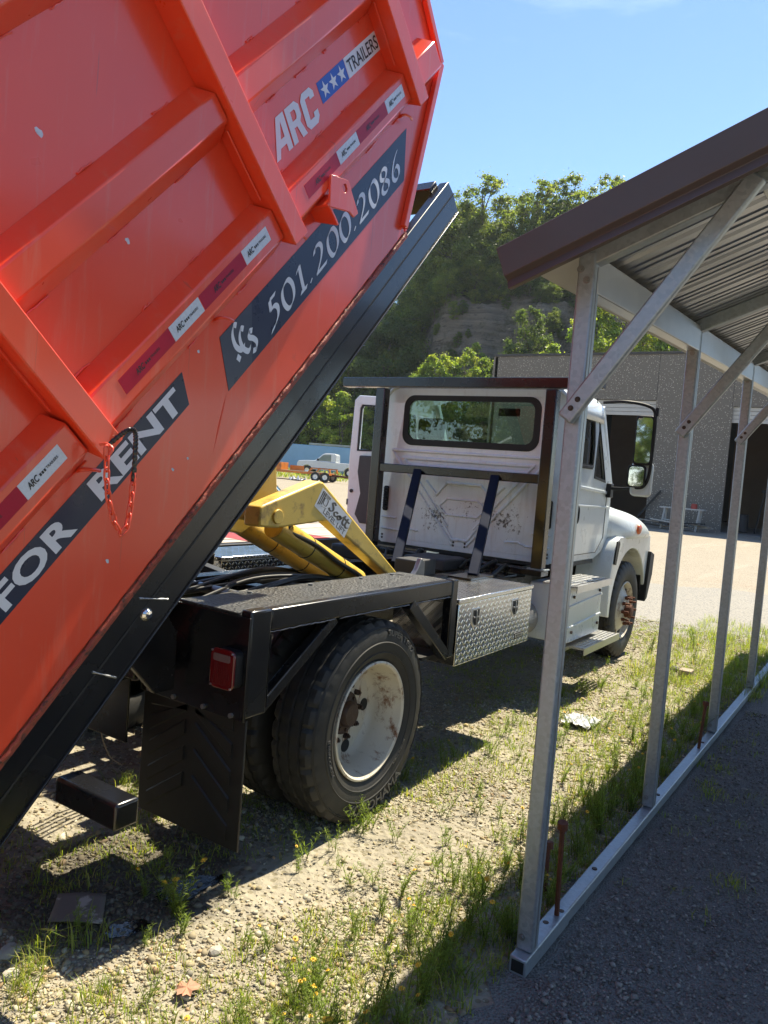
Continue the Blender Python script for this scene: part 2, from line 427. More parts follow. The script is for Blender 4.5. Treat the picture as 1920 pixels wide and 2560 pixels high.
    c = t.mix(veg, c, (0.045, 0.05, 0.02))
    M['rock'] = t.done(t.pbsdf(c, 0.95, 0, t.bump(t.math('ADD', st, t.noise(1.6, 7, 0.7)), 1.0, 1.3), 0, 0.2))
    t = NT('puddle_water')
    M['water'] = t.done(t.pbsdf((0.012, 0.011, 0.009), 0.02, 0, t.bump(t.noise(40, 4), 0.22, 0.006), 0.0, 0.6))
    M['cardboard'] = simple('wet_cardboard', (0.46, 0.40, 0.33), 0.85, 0, 0.08, 9, dirt=(0.20, 0.16, 0.125), dirt_p=(0.42, 0.46), ds=5.5)
    M['trash'] = simple('white_plastic_film', (0.75, 0.75, 0.75), 0.4, 0, 0.05)
    M['deadleaf'] = simple('dead_leaf', (0.40, 0.20, 0.12), 0.7, 0, 0.3, 50)
    M['wire'] = simple('pale_wire', (0.35, 0.28, 0.2), 0.5)
    M['hose'] = simple('rubber_hose', (0.012, 0.012, 0.012), 0.4)
    M['house_tan'] = simple('tan_siding', (0.42, 0.35, 0.24), 0.7, 0, 0.1)
    M['house_roof'] = simple('pale_metal_roof', (0.62, 0.68, 0.72), 0.4, 0.2, 0.08)
build_materials()
# ------------------------------------------------------------------ geometry helpers

CT, ST = math.cos(TH), math.sin(TH)
def K(t, n, y):
    """tilted container frame: along the floor, out of the floor, across"""
    return (t * CT - n * ST, y, t * ST + n * CT)

class MB:
    def __init__(self, tf=None):
        self.v, self.f, self.tf = [], [], tf
    def add(self, vs, fs):
        b = len(self.v)
        if self.tf:
            vs = [self.tf(*p) for p in vs]
        self.v += [tuple(p) for p in vs]
        self.f += [tuple(b + i for i in f) for f in fs]
        return self
    def box(self, x0, x1, y0, y1, z0, z1):
        return self.add([(x0, y0, z0), (x1, y0, z0), (x1, y1, z0), (x0, y1, z0), (x0, y0, z1), (x1, y0, z1), (x1, y1, z1), (x0, y1, z1)],
                        [(0, 3, 2, 1), (4, 5, 6, 7), (0, 1, 5, 4), (1, 2, 6, 5), (2, 3, 7, 6), (3, 0, 4, 7)])
    def beam(self, p, q, w, h, upv=(0, 0, 1)):
        p, q, upv = Vector(p), Vector(q), Vector(upv)
        d = (q - p).normalized()
        s = d.cross(upv).normalized()
        u = s.cross(d)
        vs = []
        for c in (p, q):
            for a, b in ((-1, -1), (1, -1), (1, 1), (-1, 1)):
                vs.append(tuple(c + s * (a * w / 2) + u * (b * h / 2)))
        return self.add(vs, [(0, 1, 2, 3), (7, 6, 5, 4), (0, 4, 5, 1), (1, 5, 6, 2), (2, 6, 7, 3), (3, 7, 4, 0)])
    def cyl(self, p, q, r, n=16, r2=None, cap=True):
        p, q = Vector(p), Vector(q)
        r2 = r if r2 is None else r2
        d = (q - p).normalized()
        a = d.orthogonal().normalized()
        b = d.cross(a)
        vs = []
        for c, rr in ((p, r), (q, r2)):
            for i in range(n):
                an = 2 * math.pi * i / n
                vs.append(tuple(c + (a * math.cos(an) + b * math.sin(an)) * rr))
        fs = [(i, (i + 1) % n, n + (i + 1) % n, n + i) for i in range(n)]
        if cap:
            fs += [tuple(range(n - 1, -1, -1)), tuple(range(n, 2 * n))]
        return self.add(vs, fs)
    def tube(self, pts, r, n=8, closed=False):
        pts = [Vector(p) for p in pts]
        m = len(pts)
        vs, prev = [], None
        for i, p in enumerate(pts):
            if closed:
                d = pts[(i + 1) % m] - pts[i - 1]
            else:
                d = pts[min(i + 1, m - 1)] - pts[max(i - 1, 0)]
            d.normalize()
            if prev is None:
                a = d.orthogonal().normalized()
            else:
                a = (prev - d * prev.dot(d)).normalized()
            prev = a
            b = d.cross(a)
            rr = r[i] if isinstance(r, (list, tuple)) else r
            for k in range(n):
                an = 2 * math.pi * k / n
                vs.append(tuple(p + (a * math.cos(an) + b * math.sin(an)) * rr))
        fs = []
        for i in range(m if closed else m - 1):
            j = (i + 1) % m
            fs += [(i * n + k, i * n + (k + 1) % n, j * n + (k + 1) % n, j * n + k) for k in range(n)]
        if not closed:
            fs += [tuple(range(n - 1, -1, -1)), tuple((m - 1) * n + k for k in range(n))]
        return self.add(vs, fs)
    def plate(self, loops, o, ex, ey, depth):
        """flat shape with holes in the plane o,ex,ey, thickened by the vector depth"""
        o, ex, ey, depth = Vector(o), Vector(ex), Vector(ey), Vector(depth)
        flat = [[Vector((a, b, 0)) for a, b in lp] for lp in loops]
        tris = tessellate_polygon(flat) if len(loops) > 1 else [tuple(range(len(loops[0])))]
        pts = [p for lp in flat for p in lp]
        n = len(pts)
        w = [o + ex * p.x + ey * p.y for p in pts]
        vs = [tuple(q) for q in w]
        fs = [tuple(t) for t in tris]
        if depth.length > 0:
            vs += [tuple(q + depth) for q in w]
            fs += [tuple(n + i for i in reversed(t)) for t in tris]
            k = 0
            for lp in loops:
                c = len(lp)
                fs += [(k + i, k + (i + 1) % c, n + k + (i + 1) % c, n + k + i) for i in range(c)]
                k += c
        return self.add(vs, fs)
    def prism(self, loop, y0, y1):
        """loop in (x,z) extruded across y"""
        return self.plate([loop], (0, y0, 0), (1, 0, 0), (0, 0, 1), (0, y1 - y0, 0))
    def lathe(self, prof, o, ax, n=32, close=False):
        """prof: list of (radius, along-axis)"""
        o, ax = Vector(o), Vector(ax).normalized()
        a = ax.orthogonal().normalized()
        b = ax.cross(a)
        vs = []
        for r, h in prof:
            for i in range(n):
                an = 2 * math.pi * i / n
                vs.append(tuple(o + ax * h + (a * math.cos(an) + b * math.sin(an)) * r))
        m = len(prof)
        fs = []
        for j in range(m if close else m - 1):
            k = (j + 1) % m
            fs += [(j * n + i, j * n + (i + 1) % n, k * n + (i + 1) % n, k * n + i) for i in range(n)]
        return self.add(vs, fs)
    def grid(self, rows):
        m, n = len(rows), len(rows[0])
        return self.add([p for r in rows for p in r], [(j * n + i, j * n + i + 1, (j + 1) * n + i + 1, (j + 1) * n + i) for j in range(m - 1) for i in range(n - 1)])
    def build(self, name, mat, parent=None, bevel=0, smooth=False, seg=2, fixn=True, weld=False):
        me = bpy.data.meshes.new(name)
        me.from_pydata(self.v, [], self.f)
        if fixn or weld:
            bm = bmesh.new()
            bm.from_mesh(me)
            if weld:
                bmesh.ops.remove_doubles(bm, verts=bm.verts, dist=1e-5)
            bmesh.ops.recalc_face_normals(bm, faces=bm.faces)
            bm.to_mesh(me)
            bm.free()
        return link(name, me, mat, parent, bevel, smooth, seg)

def link(name, me, mat, parent=None, bevel=0, smooth=False, seg=2):
    o = bpy.data.objects.new(name, me)
    COL.objects.link(o)
    if mat is not None:
        me.materials.append(M[mat] if isinstance(mat, str) else mat)
    if smooth or bevel:
        me.polygons.foreach_set('use_smooth', [True] * len(me.polygons))
        if hasattr(me, 'set_sharp_from_angle'):
            me.set_sharp_from_angle(angle=R(35))
    if bevel:
        b = o.modifiers.new('bevel', 'BEVEL')
        b.width = bevel
        b.segments = seg
        b.limit_method = 'ANGLE'
        b.angle_limit = R(38)
        b.harden_normals = False
    if parent is not None:
        setparent(o, parent)
    return o

def setparent(o, parent):
    """parts are modelled in world space; only the thing's Empty carries an offset"""
    o.parent = parent
    if parent.type == 'EMPTY':
        o.matrix_parent_inverse = Matrix.Translation(-parent.location)

def thing(name, label, cat, loc=(0, 0, 0), group=None, rz=0.0):
    o = bpy.data.objects.new(name, None)
    o.empty_display_size = 0.2
    COL.objects.link(o)
    o.location = loc
    o.rotation_euler = (0, 0, rz)
    return tag(o, label, cat, group)

def tag(o, label=None, cat=None, group=None, kind=None):
    if label: o['label'] = label
    if cat: o['category'] = cat
    if group: o['group'] = group
    if kind: o['kind'] = kind
    return o

def rrect(x0, x1, y0, y1, r, n=6):
    pts = []
    for cx, cy, a0 in ((x1 - r, y0 + r, -90), (x1 - r, y1 - r, 0), (x0 + r, y1 - r, 90), (x0 + r, y0 + r, 180)):
        for i in range(n + 1):
            a = R(a0 + 90 * i / n)
            pts.append((cx + r * math.cos(a), cy + r * math.sin(a)))
    return pts

def spline(pts, n=8):
    """Catmull-Rom through 2-D or 3-D points"""
    P = [np.array(p, float) for p in pts]
    P = [2 * P[0] - P[1]] + P + [2 * P[-1] - P[-2]]
    out = []
    for i in range(1, len(P) - 2):
        for k in range(n):
            s = k / n
            out.append(tuple(0.5 * (2 * P[i] + (P[i + 1] - P[i - 1]) * s + (2 * P[i - 1] - 5 * P[i] + 4 * P[i + 1] - P[i + 2]) * s * s + (3 * P[i] - P[i - 1] - 3 * P[i + 1] + P[i + 2]) * s ** 3)))
    out.append(tuple(P[-2]))
    return out

def text_geo(s, bold=0.0, shear=0.0, spacing=1.0):
    """flat outline of a word as (verts2d, faces), scaled to unit height and starting at 0,0"""
    cu = bpy.data.curves.new('w', 'FONT')
    cu.body = s
    cu.offset = bold
    cu.shear = shear
    cu.space_character = spacing
    cu.resolution_u = 4
    ob = bpy.data.objects.new('w', cu)
    COL.objects.link(ob)
    dg = bpy.context.evaluated_depsgraph_get()
    me = bpy.data.meshes.new_from_object(ob.evaluated_get(dg))
    v = [(p.co.x, p.co.y) for p in me.vertices]
    f = [tuple(p.vertices) for p in me.polygons]
    bpy.data.objects.remove(ob)
    bpy.data.meshes.remove(me)
    bpy.data.curves.remove(cu)
    x0, x1 = min(p[0] for p in v), max(p[0] for p in v)
    y0, y1 = min(p[1] for p in v), max(p[1] for p in v)
    h = y1 - y0
    return [((a - x0) / h, (b - y0) / h) for a, b in v], f, (x1 - x0) / h

def put_text(mb, geo, w, h, fn):
    """map unit text into a w x h box through fn(u,v)"""
    v, f, asp = geo
    mb.add([fn(a / asp * w, b * h) for a, b in v], f)

def pen(mb, strokes, fn, nib=0.14, ang=35, thin=0.022, n=7, dz=0.00004):
    """broad-nib pen strokes -> thin ribbons; fn(u,v,lift)"""
    nv = np.array([math.cos(R(ang)), math.sin(R(ang))]) * nib / 2
    lift = 0.0
    for st in strokes:
        pts = spline(st, n) if len(st) > 2 else [st[0], st[1]]
        P = np.array(pts)
        d = np.gradient(P, axis=0)
        d /= np.linalg.norm(d, axis=1)[:, None] + 1e-9
        nr = np.stack([-d[:, 1], d[:, 0]], 1)
        sg = np.sign(nr @ nv)
        sg[sg == 0] = 1
        H = nv[None] * sg[:, None] + nr * thin
        L, Rr = P + H, P - H
        lift += dz
        vs = [fn(a, b, lift) for a, b in L] + [fn(a, b, lift) for a, b in Rr]
        m = len(P)
        mb.add(vs, [(i, i + 1, m + i + 1, m + i) for i in range(m - 1)])

def mesh_np(name, v, f, tint=None):
    """fast mesh from arrays; f is Mx3 or Mx4"""
    me = bpy.data.meshes.new(name)
    v = np.ascontiguousarray(v, dtype=np.float32)
    f = np.ascontiguousarray(f, dtype=np.int32)
    k = f.shape[1]
    me.vertices.add(len(v))
    me.vertices.foreach_set('co', v.ravel())
    me.loops.add(f.size)
    me.loops.foreach_set('vertex_index', f.ravel())
    me.polygons.add(len(f))
    me.polygons.foreach_set('loop_start', np.arange(0, f.size, k, dtype=np.int32))
    me.update(calc_edges=True)
    if tint is not None:
        at_ = me.attributes.new('tint', 'FLOAT_COLOR', 'POINT')
        c = np.ones((len(v), 4), np.float32)
        c[:, :3] = tint
        at_.data.foreach_set('color', c.ravel())
    return me
rng = np.random.default_rng(11)
# ------------------------------------------------------------------ tipped red container
def build_container():
    W, O, SK = 0.15, 0.06, 0.02            # wall plane, rib face, stake face (y)
    Y2 = 2.29                              # far wall
    T0, TF = -1.45, 2.327                  # floor ends
    NB, NT_ = 1.95, 3.78
    c = thing('roll_off_container', 'orange red steel roll-off container tipped up steeply on the truck frame', 'container', (-1.4, 1.22, 0))
    side = [(T0, NB), (TF, NB), (3.17, 2.434), (3.21, 2.73), (3.25, NT_), (T0, NT_)]
    def P(a, b, y): return K(a, b, y)
    def wallplate(y0, y1):
        mb = MB()
        mb.plate([side], P(0, 0, y0), Vector(P(1, 0, 0)), Vector(P(0, 1, 0)), (0, y1 - y0, 0))
        return mb
    wallplate(W, W + 0.006).build('side_wall', 'red', c)
    wallplate(Y2 - 0.006, Y2).build('side_wall', 'red', c)
    mb = MB(lambda t, y, n: K(t, n, y))
    mb.box(T0, TF, W + 0.006, Y2 - 0.006, NB - 0.008, NB)
    mb.build('floor', 'red', c)
    mb = MB()
    fr = [(TF, NB), (3.17, 2.434), (3.21, 2.73), (3.25, NT_)]
    for (a, b), (a2, b2) in zip(fr[:-1], fr[1:]):
        mb.add([K(a, b, W - 0.004), K(a2, b2, W - 0.004), K(a2, b2, Y2), K(a, b, Y2), K(a + .012, b - .008, W - 0.004), K(a2 + .012, b2 - .008, W - 0.004), K(a2 + .012, b2 - .008, Y2), K(a + .012, b - .008, Y2)],
               [(0, 1, 2, 3), (4, 5, 6, 7), (0, 1, 5, 4), (3, 2, 6, 7)])
    mb.build('front_plate', 'red', c)
    # folded front lip standing proud of the side wall
    mb = MB()
    lip = [(TF - 0.02, NB + 0.03), (3.14, 2.44), (3.178, 2.735), (3.218, NT_)]
    for (a, b), (a2, b2) in zip(lip[:-1], lip[1:]):
        mb.beam(K(a, b, W - 0.018), K(a2, b2, W - 0.018), 0.036, 0.03, (0, 1, 0))
    mb.build('front_lip', 'red', c, 0.004)
    mb = MB(lambda t, y, n: K(t, n, y))
    mb.box(T0, T0 + 0.03, W - 0.02, Y2, NB, NT_)
    mb.build('tail_gate', 'red', c)
    mb = MB(lambda t, y, n: K(t, n, y))
    mb.box(T0, 3.24, W - 0.1, W + 0.04, NT_ - 0.06, NT_ + 0.06)
    mb.build('top_rail', 'red', c, 0.008)
    # hat-section ribs, one piece per bay between the stakes
    bays = [(T0, -1.10), (-1.0, 0.148), (0.252, 1.398), (1.498, 2.64), (2.74, 3.02)]
    for nt, no_t, no_b, nb in ((2.621, 2.583, 2.466, 2.405), (3.075, 3.031, 2.936, 2.868), (3.72, 3.67, 3.53, 3.468)):
        for a, b in bays:
            if b > 3 and nt > 3.5:
                b = 3.20
            mb = MB()
            pr = [(nt, W - .001), (no_t, O), (no_b, O), (nb, W - .001)]
            vs = [K(a + 0.0015, n, y) for n, y in pr] + [K(b - 0.0015, n, y) for n, y in pr]
            mb.add(vs, [(0, 1, 5, 4), (1, 2, 6, 5), (2, 3, 7, 6), (0, 3, 2, 1), (4, 5, 6, 7)])
            mb.build('rib', 'red', c, 0.006)
    # weld beads along the ribs
    wm = MB()
    rr = random.Random(3)
    for n in (2.624, 2.402, 3.078, 2.865, 3.465):
        for a, b in bays[1:4]:
            x = a + 0.05
            while x < b - 0.08:
                ln = rr.uniform(0.03, 0.12)
                pts = [K(x + ln * i / 6, n + rr.uniform(-.003, .003), W - .002) for i in range(7)]
                wm.tube(pts, [rr.uniform(.002, .0045) for _ in pts], 6)
                x += ln + rr.uniform(0.15, 0.4)
    tag(wm.build('weld_bead', 'red', c, smooth=True), kind='stuff')
    # upright stakes (open channel: face and two webs), bottom cut square
    for s in (-1.05, 0.20, 1.448, 2.69):
        mb = MB()
        a, b = s - 0.05, s + 0.05
        top = NT_
        bot = 2.42
        lo = [(a + .012, W - .001), (a, SK + 0.004), (b, SK + 0.004), (b - .012, W - .001)]
        vs = [K(t, bot + (0.035 if y > 0.1 else 0), y) for t, y in lo] + [K(t, top, y) for t, y in lo]
        mb.add(vs, [(0, 1, 5, 4), (1, 2, 6, 5), (2, 3, 7, 6), (0, 3, 2, 1), (4, 5, 6, 7)])
        mb.build('stake', 'red', c, 0.005)
        mb = MB()
        mb.tube([K(a - .004, 2.63 + i * .03, W - .06 + .002 * rr.random()) for i in range(10)], 0.004, 6)
        mb.build('weld_bead', 'red', c, smooth=True)
    # lower skirt weld, rusty
    mb = MB()
    x = T0
    pts = []
    while x < TF + 0.02:
        pts.append(K(x, 1.932 + rr.uniform(-.003, .003), W + 0.0 + rr.uniform(-.004, .002)))
        x += 0.02
    mb.tube(pts, [rr.uniform(.005, .010) for _ in pts], 7)
    mb.build('seam_weld', 'weld', c, smooth=True)
    mb = MB(lambda t, y, n: K(t, n, y))
    mb.box(T0, TF + .03, W + 0.012, W + 0.05, 1.902, 1.952)
    mb.build('sill_strip', 'weld', c)
    # ---------------- decals
    Dy = W - 0.0015
    def dk(t0, n0, lift=0.0015):
        return lambda u, v, z=0.0: K(t0 + u, n0 + v, Dy - lift - z)
    def flat(poly, mat, name, parent, lift=0.0, y=Dy):
        mb = MB()
        mb.plate([poly], K(0, 0, y - lift), Vector(K(1, 0, 0)), Vector(K(0, 1, 0)), (0, 0.0012, 0))
        return mb.build(name, mat, parent)
    ph = flat([(0.912, 2.335), (2.652, 2.330), (2.475, 2.146), (0.812, 2.150)], 'navy', 'phone_decal', c)
    G = {
        '5': [[(.78, 1.0), (.42, .97)], [(.42, .97), (.36, .62)], [(.36, .62), (.58, .64), (.72, .48), (.66, .22), (.42, .02), (.10, -.12)]],
        '0': [[(.50, .98), (.22, .80), (.14, .40), (.28, .04), (.50, .02), (.76, .24), (.82, .64), (.68, .94), (.50, .98)]],
        '1': [[(.22, .84), (.46, .98)], [(.46, .98), (.42, .5), (.40, .04)], [(.2, .02), (.62, .03)]],
        '2': [[(.18, .78), (.32, .96), (.58, .97), (.70, .78), (.58, .48), (.28, .18), (.10, .03)], [(.10, .03), (.45, .04), (.80, .06)]],
        '8': [[(.48, .52), (.22, .68), (.30, .94), (.56, .98), (.72, .80), (.52, .54), (.24, .36), (.16, .14), (.36, .01), (.64, .08), (.72, .30), (.48, .52)]],
        '6': [[(.84, 1.10), (.50, .86), (.24, .52), (.16, .20), (.36, .01), (.64, .10), (.72, .36), (.56, .54), (.30, .42)]],
        '.': [[(.12, .06), (.16, .02)]],
    }
    mb = MB()
    x, S = 1.155, 0.098
    for ch in '501.200.2086':
        adv = 0.45 if ch == '.' else 0.93
        if ch == '1':
            adv = 0.78
        s = 0.132
        pen(mb, [[(u + 0.22 * v, v) for u, v in st] for st in G[ch]], lambda u, v, z, x=x: dk(x, 2.182)(u * s * 1.0, v * S, z), 0.17, 28, 0.022)
        x += adv * s
    mb.build('phone_lettering', 'vwhite', ph, fixn=False)
    mb = MB()
    s = 0.115
    pen(mb, [[(.62, 1.05), (.50, 1.12), (.24, .92), (.12, .55), (.26, .28), (.50, .30)],
             [(.82, .76), (.70, .84), (.46, .64), (.36, .30), (.50, .04), (.70, .08)],
             [(1.14, .46), (.98, .52), (.86, .38), (1.0, .22), (1.06, .02), (.88, -.14), (.70, -.10)],
             [(-.06, .24), (.0, .06)]], lambda u, v, z: dk(0.945, 2.195)(u * s, v * s, z), 0.16, 30, 0.028)
    mb.build('monogram', 'vwhite', ph, fixn=False)
    # slate end of the phone strip behind the monogram
    flat([(0.9125, 2.3345), (1.15, 2.3340), (0.99, 2.1496), (0.8125, 2.1505)], 'slate', 'decal_end', ph, 0.0006)
    fr_ = flat([(-0.62, 2.356), (0.675, 2.356), (0.621, 2.245), (-0.70, 2.245)], 'navy', 'for_rent_decal', c)
    mb = MB()
    put_text(mb, text_geo('FOR', 0.035, 0.0, 1.05), 0.345, 0.086, dk(-0.365, 2.258))
    mb.build('for_lettering', 'vwhite', fr_, fixn=False)
    mb = MB()
    put_text(mb, text_geo('RENT', 0.035, 0.0, 1.02), 0.50, 0.086, dk(0.105, 2.258))
    mb.build('rent_lettering', 'vwhite', fr_, fixn=False)
    # maker logo: slanted block letters, blue star panel, name panel
    glyph = {
        'A': ([(0, 0), (.52, 1), (.92, 1), (.92, 0), (.68, 0), (.68, .22), (.36, .22), (.22, 0)], [(.48, .42), (.68, .42), (.68, .84)]),
        'R': ([(0, 0), (0, 1), (.55, 1), (.72, .85), (.72, .56), (.60, .43), (.78, 0), (.52, 0), (.38, .38), (.24, .38), (.24, 0)], [(.24, .56), (.24, .82), (.44, .82), (.49, .77), (.49, .61), (.44, .56)]),
        'C': ([(.75, .70), (.75, .85), (.60, 1), (.15, 1), (0, .85), (0, .15), (.15, 0), (.60, 0), (.75, .15), (.75, .34), (.50, .34), (.50, .22), (.25, .22), (.25, .80), (.50, .80), (.50, .70)],),
    }
    def logo(mb, t0, n0, w, h, lift, y=Dy, sh=0.30):
        x = 0
        for ch, adv in (('A', 1.0), ('R', .84), ('C', .75)):
            loops = [[(t0 + (x + a + sh * b * .6) * w / 2.8, n0 + b * h) for a, b in lp] for lp in glyph[ch]]
            mb.plate(loops, K(0, 0, y - lift), Vector(K(1, 0, 0)), Vector(K(0, 1, 0)), (0, 0, 0))
            x += adv
    mb = MB()
    logo(mb, 1.64, 2.663, 0.41, 0.137, 0.0012)
    mb.build('logo_letter', 'vwhite', c, fixn=False)
    fl = flat([(2.078, 2.706), (2.328, 2.706), (2.335, 2.790), (2.085, 2.790)], 'vblue', 'star_panel', c)
    mb = MB()
    for i in range(3):
        cx, cy, r0 = 2.13 + i * 0.077, 2.747, 0.036
        pts = []
        for k in range(10):
            a = math.pi / 2 + k * math.pi / 5
            rad = r0 if k % 2 == 0 else r0 * 0.4
            pts.append((cx + rad * math.cos(a) * 1.0, cy + rad * math.sin(a)))
        mb.plate([pts], K(0, 0, Dy - 0.0012), Vector(K(1, 0, 0)), Vector(K(0, 1, 0)), (0, 0, 0))
    mb.build('star', 'vwhite', fl, fixn=False)
    tp = flat([(2.331, 2.706), (2.690, 2.706), (2.697, 2.788), (2.338, 2.790)], 'vwhite', 'name_panel', c)
    mb = MB()
    put_text(mb, text_geo('TRAILERS', 0.01, 0.0, 1.0), 0.295, 0.055, dk(2.350, 2.720))
    mb.build('name_lettering', 'vblack', tp, fixn=False)
    # conspicuity tape on the lower rib
    whites = [(2.40, 2.588), (1.916, 2.104), (1.138, 1.318), (0.662, 0.845), (-0.106, 0.075)]
    reds = [(2.105, 2.399), (1.630, 1.915), (0.850, 1.136), (0.378, 0.661), (-0.42, -0.107)]
    g1, g2 = text_geo('ARC', 0.03, 0.25), text_geo('TRAILERS', 0.02)
    Oy = O - 0.001
    for lst, mt in ((whites, 'tape_w'), (reds, 'tape_r')):
        for a, b in lst:
            tpz = flat([(a, 2.500), (b, 2.500), (b + 0.004, 2.5555), (a + 0.004, 2.5555)], mt, 'reflective_tape', c, y=Oy)
            mb = MB()
            m = (a + b) / 2
            put_text(mb, g1, 0.046, 0.022, lambda u, v: K(m - 0.065 + u, 2.517 + v, Oy - 0.0012))
            put_text(mb, g2, 0.052, 0.009, lambda u, v: K(m + 0.018 + u, 2.524 + v, Oy - 0.0012))
            for q in range(3):
                mb.plate([[(m - .013 + q * .010, 2.523), (m - .006 + q * .010, 2.523), (m - .006 + q * .010, 2.532), (m - .013 + q * .010, 2.532)]], K(0, 0, Oy - .0012), Vector(K(1, 0, 0)), Vector(K(0, 1, 0)), (0, 0, 0))
            mb.build('tape_print', 'vblack', tpz, fixn=False)
    # lifting lug: bent bracket with a hole, welded under the lower rib
    mb = MB()
    hole = [(1.85 + .018 * math.cos(a), 2.425 + .018 * math.sin(a)) for a in np.linspace(0, 2 * math.pi, 13)[:-1]]
    mb.plate([[(1.705, 2.42), (1.80, 2.515), (1.895, 2.435), (1.872, 2.293), (1.835, 2.295), (1.818, 2.33)], hole], K(0, 0, 0.035), Vector(K(1, 0, 0)), Vector(K(0, 1, 0)), (0, 0.012, 0))
    mb.plate([[(0, 0), (0.112, 0), (0.112, -0.06), (0, -.09)]], K(1.705, 2.42, 0.036), (0, 1, 0), Vector(K(0, 1, 0)), Vector(K(0.012, 0, 0)))
    mb.plate([[(0, 0), (0.112, 0), (0.112, 0.08), (0, .098)]], K(1.70, 2.421, 0.037), (0, 1, 0), Vector(K(1, .05, 0)), Vector(K(0, 0.012, 0)))
    mb.build('lifting_lug', 'red', c, 0.003)
    # small tie hooks under the rib
    for tt in (1.52, 0.935, 0.11, 2.62):
        mb = MB()
        mb.tube(spline([K(tt, 2.40, W - .002), K(tt + .004, 2.405, W - .03), K(tt + .025, 2.385, W - .045), K(tt + .045, 2.36, W - .04)], 5), 0.0065, 8)
        mb.build('tie_hook', 'red', c, smooth=True)
    # paint chips
    for tt, nn, r0 in ((0.720, 3.226, .016), (0.785, 2.827, .011), (0.79, 2.36, .008), (0.48, 2.10, .006), (0.40, 2.12, .007), (-.02, 2.09, .008), (1.0, 2.42, .006)):
        pts = []
        rq = random.Random(int(tt * 1000))
        for k in range(10):
            a = k * math.pi / 5
            rad = r0 * rq.uniform(.6, 1.1)
            pts.append((tt + rad * .8 * math.cos(a), nn + rad * 1.1 * math.sin(a)))
        flat(pts, 'chip', 'paint_chip', c, y=(W - .0012))
    # ridges left by a dent in the lower skirt
    mb = MB()
    mb.tube([K(0.58 + i * .02, 2.02 + i * .012, W + .001) for i in range(12)], [.001 + .0012 * math.sin(i / 11 * math.pi) * 3 for i in range(12)], 6)
    mb.build('dent_crease', 'red', c, smooth=True)
    return c
container = build_container()

# chain and rebar pin hung from the stake foot
def build_chain():
    ch = thing('latch_chain', 'orange painted chain with black rebar pin dangling from the container stake', 'chain', K(0.2, 2.43, 0.0))
    mb = MB()
    lk = bpy.data.meshes.new('chain_link')
    pts = [Vector((0.009 * math.cos(a), 0, 0.016 * math.sin(a) + (0.008 if math.sin(a) > 0 else -0.008))) for a in np.linspace(0, 2 * math.pi, 15)[:-1]]
    m2 = MB(); m2.tube(pts, 0.0036, 6, True)
    lk.from_pydata(m2.v, [], m2.f)
    lk.polygons.foreach_set('use_smooth', [True] * len(lk.polygons))
    lk.materials.append(M['red'])
    path = spline([(-1.705, -0.02, 1.775), (-1.695, -0.022, 1.66), (-1.665, -0.022, 1.565), (-1.632, -.022, 1.525), (-1.61, -.022, 1.56), (-1.60, -.022, 1.66), (-1.60, -.022, 1.70)], 60)
    P = np.array(path)
    d = np.concatenate([[0], np.cumsum(np.linalg.norm(np.diff(P, axis=0), axis=1))])
    n = int(d[-1] / 0.034)
    for i in range(n + 1):
        s = i * d[-1] / n
        p = np.array([np.interp(s, d, P[:, k]) for k in range(3)])
        q = np.array([np.interp(min(s + .005, d[-1]), d, P[:, k]) for k in range(3)]) - np.array([np.interp(max(s - .005, 0), d, P[:, k]) for k in range(3)])
        o = bpy.data.objects.new('chain_link', lk)
        COL.objects.link(o)
        z = Vector(q).normalized()
        xq = z.cross(Vector((0, 1, 0))).normalized()
        yq = z.cross(xq)
        if i % 2:
            xq, yq = yq, -xq
        m = Matrix((xq, yq, z)).transposed().to_4x4()
        m.translation = Vector(p)
        o.parent = ch
        o.matrix_parent_inverse = Matrix.Translation(-ch.location)
        o.matrix_basis = m
    # ribbed rebar pin bent over the stake corner
    mb = MB()
    pin = spline([(-1.665, 0.03, 1.80), (-1.63, 0.0, 1.845), (-1.612, -.02, 1.857), (-1.603, -.025, 1.84), (-1.60, -.025, 1.78), (-1.60, -.025, 1.69)], 14)
    mb.tube(pin, [0.0085 if i % 3 else 0.0066 for i in range(len(pin))], 8)
    mb.build('rebar_pin', 'black', ch, smooth=True)
    mb = MB()
    mb.tube(spline([(-1.71, .01, 1.80), (-1.70, -.01, 1.803), (-1.692, -.03, 1.79), (-1.702, -.03, 1.77)], 6), 0.005, 8)
    mb.build('hook', 'red', ch, smooth=True)
build_chain()
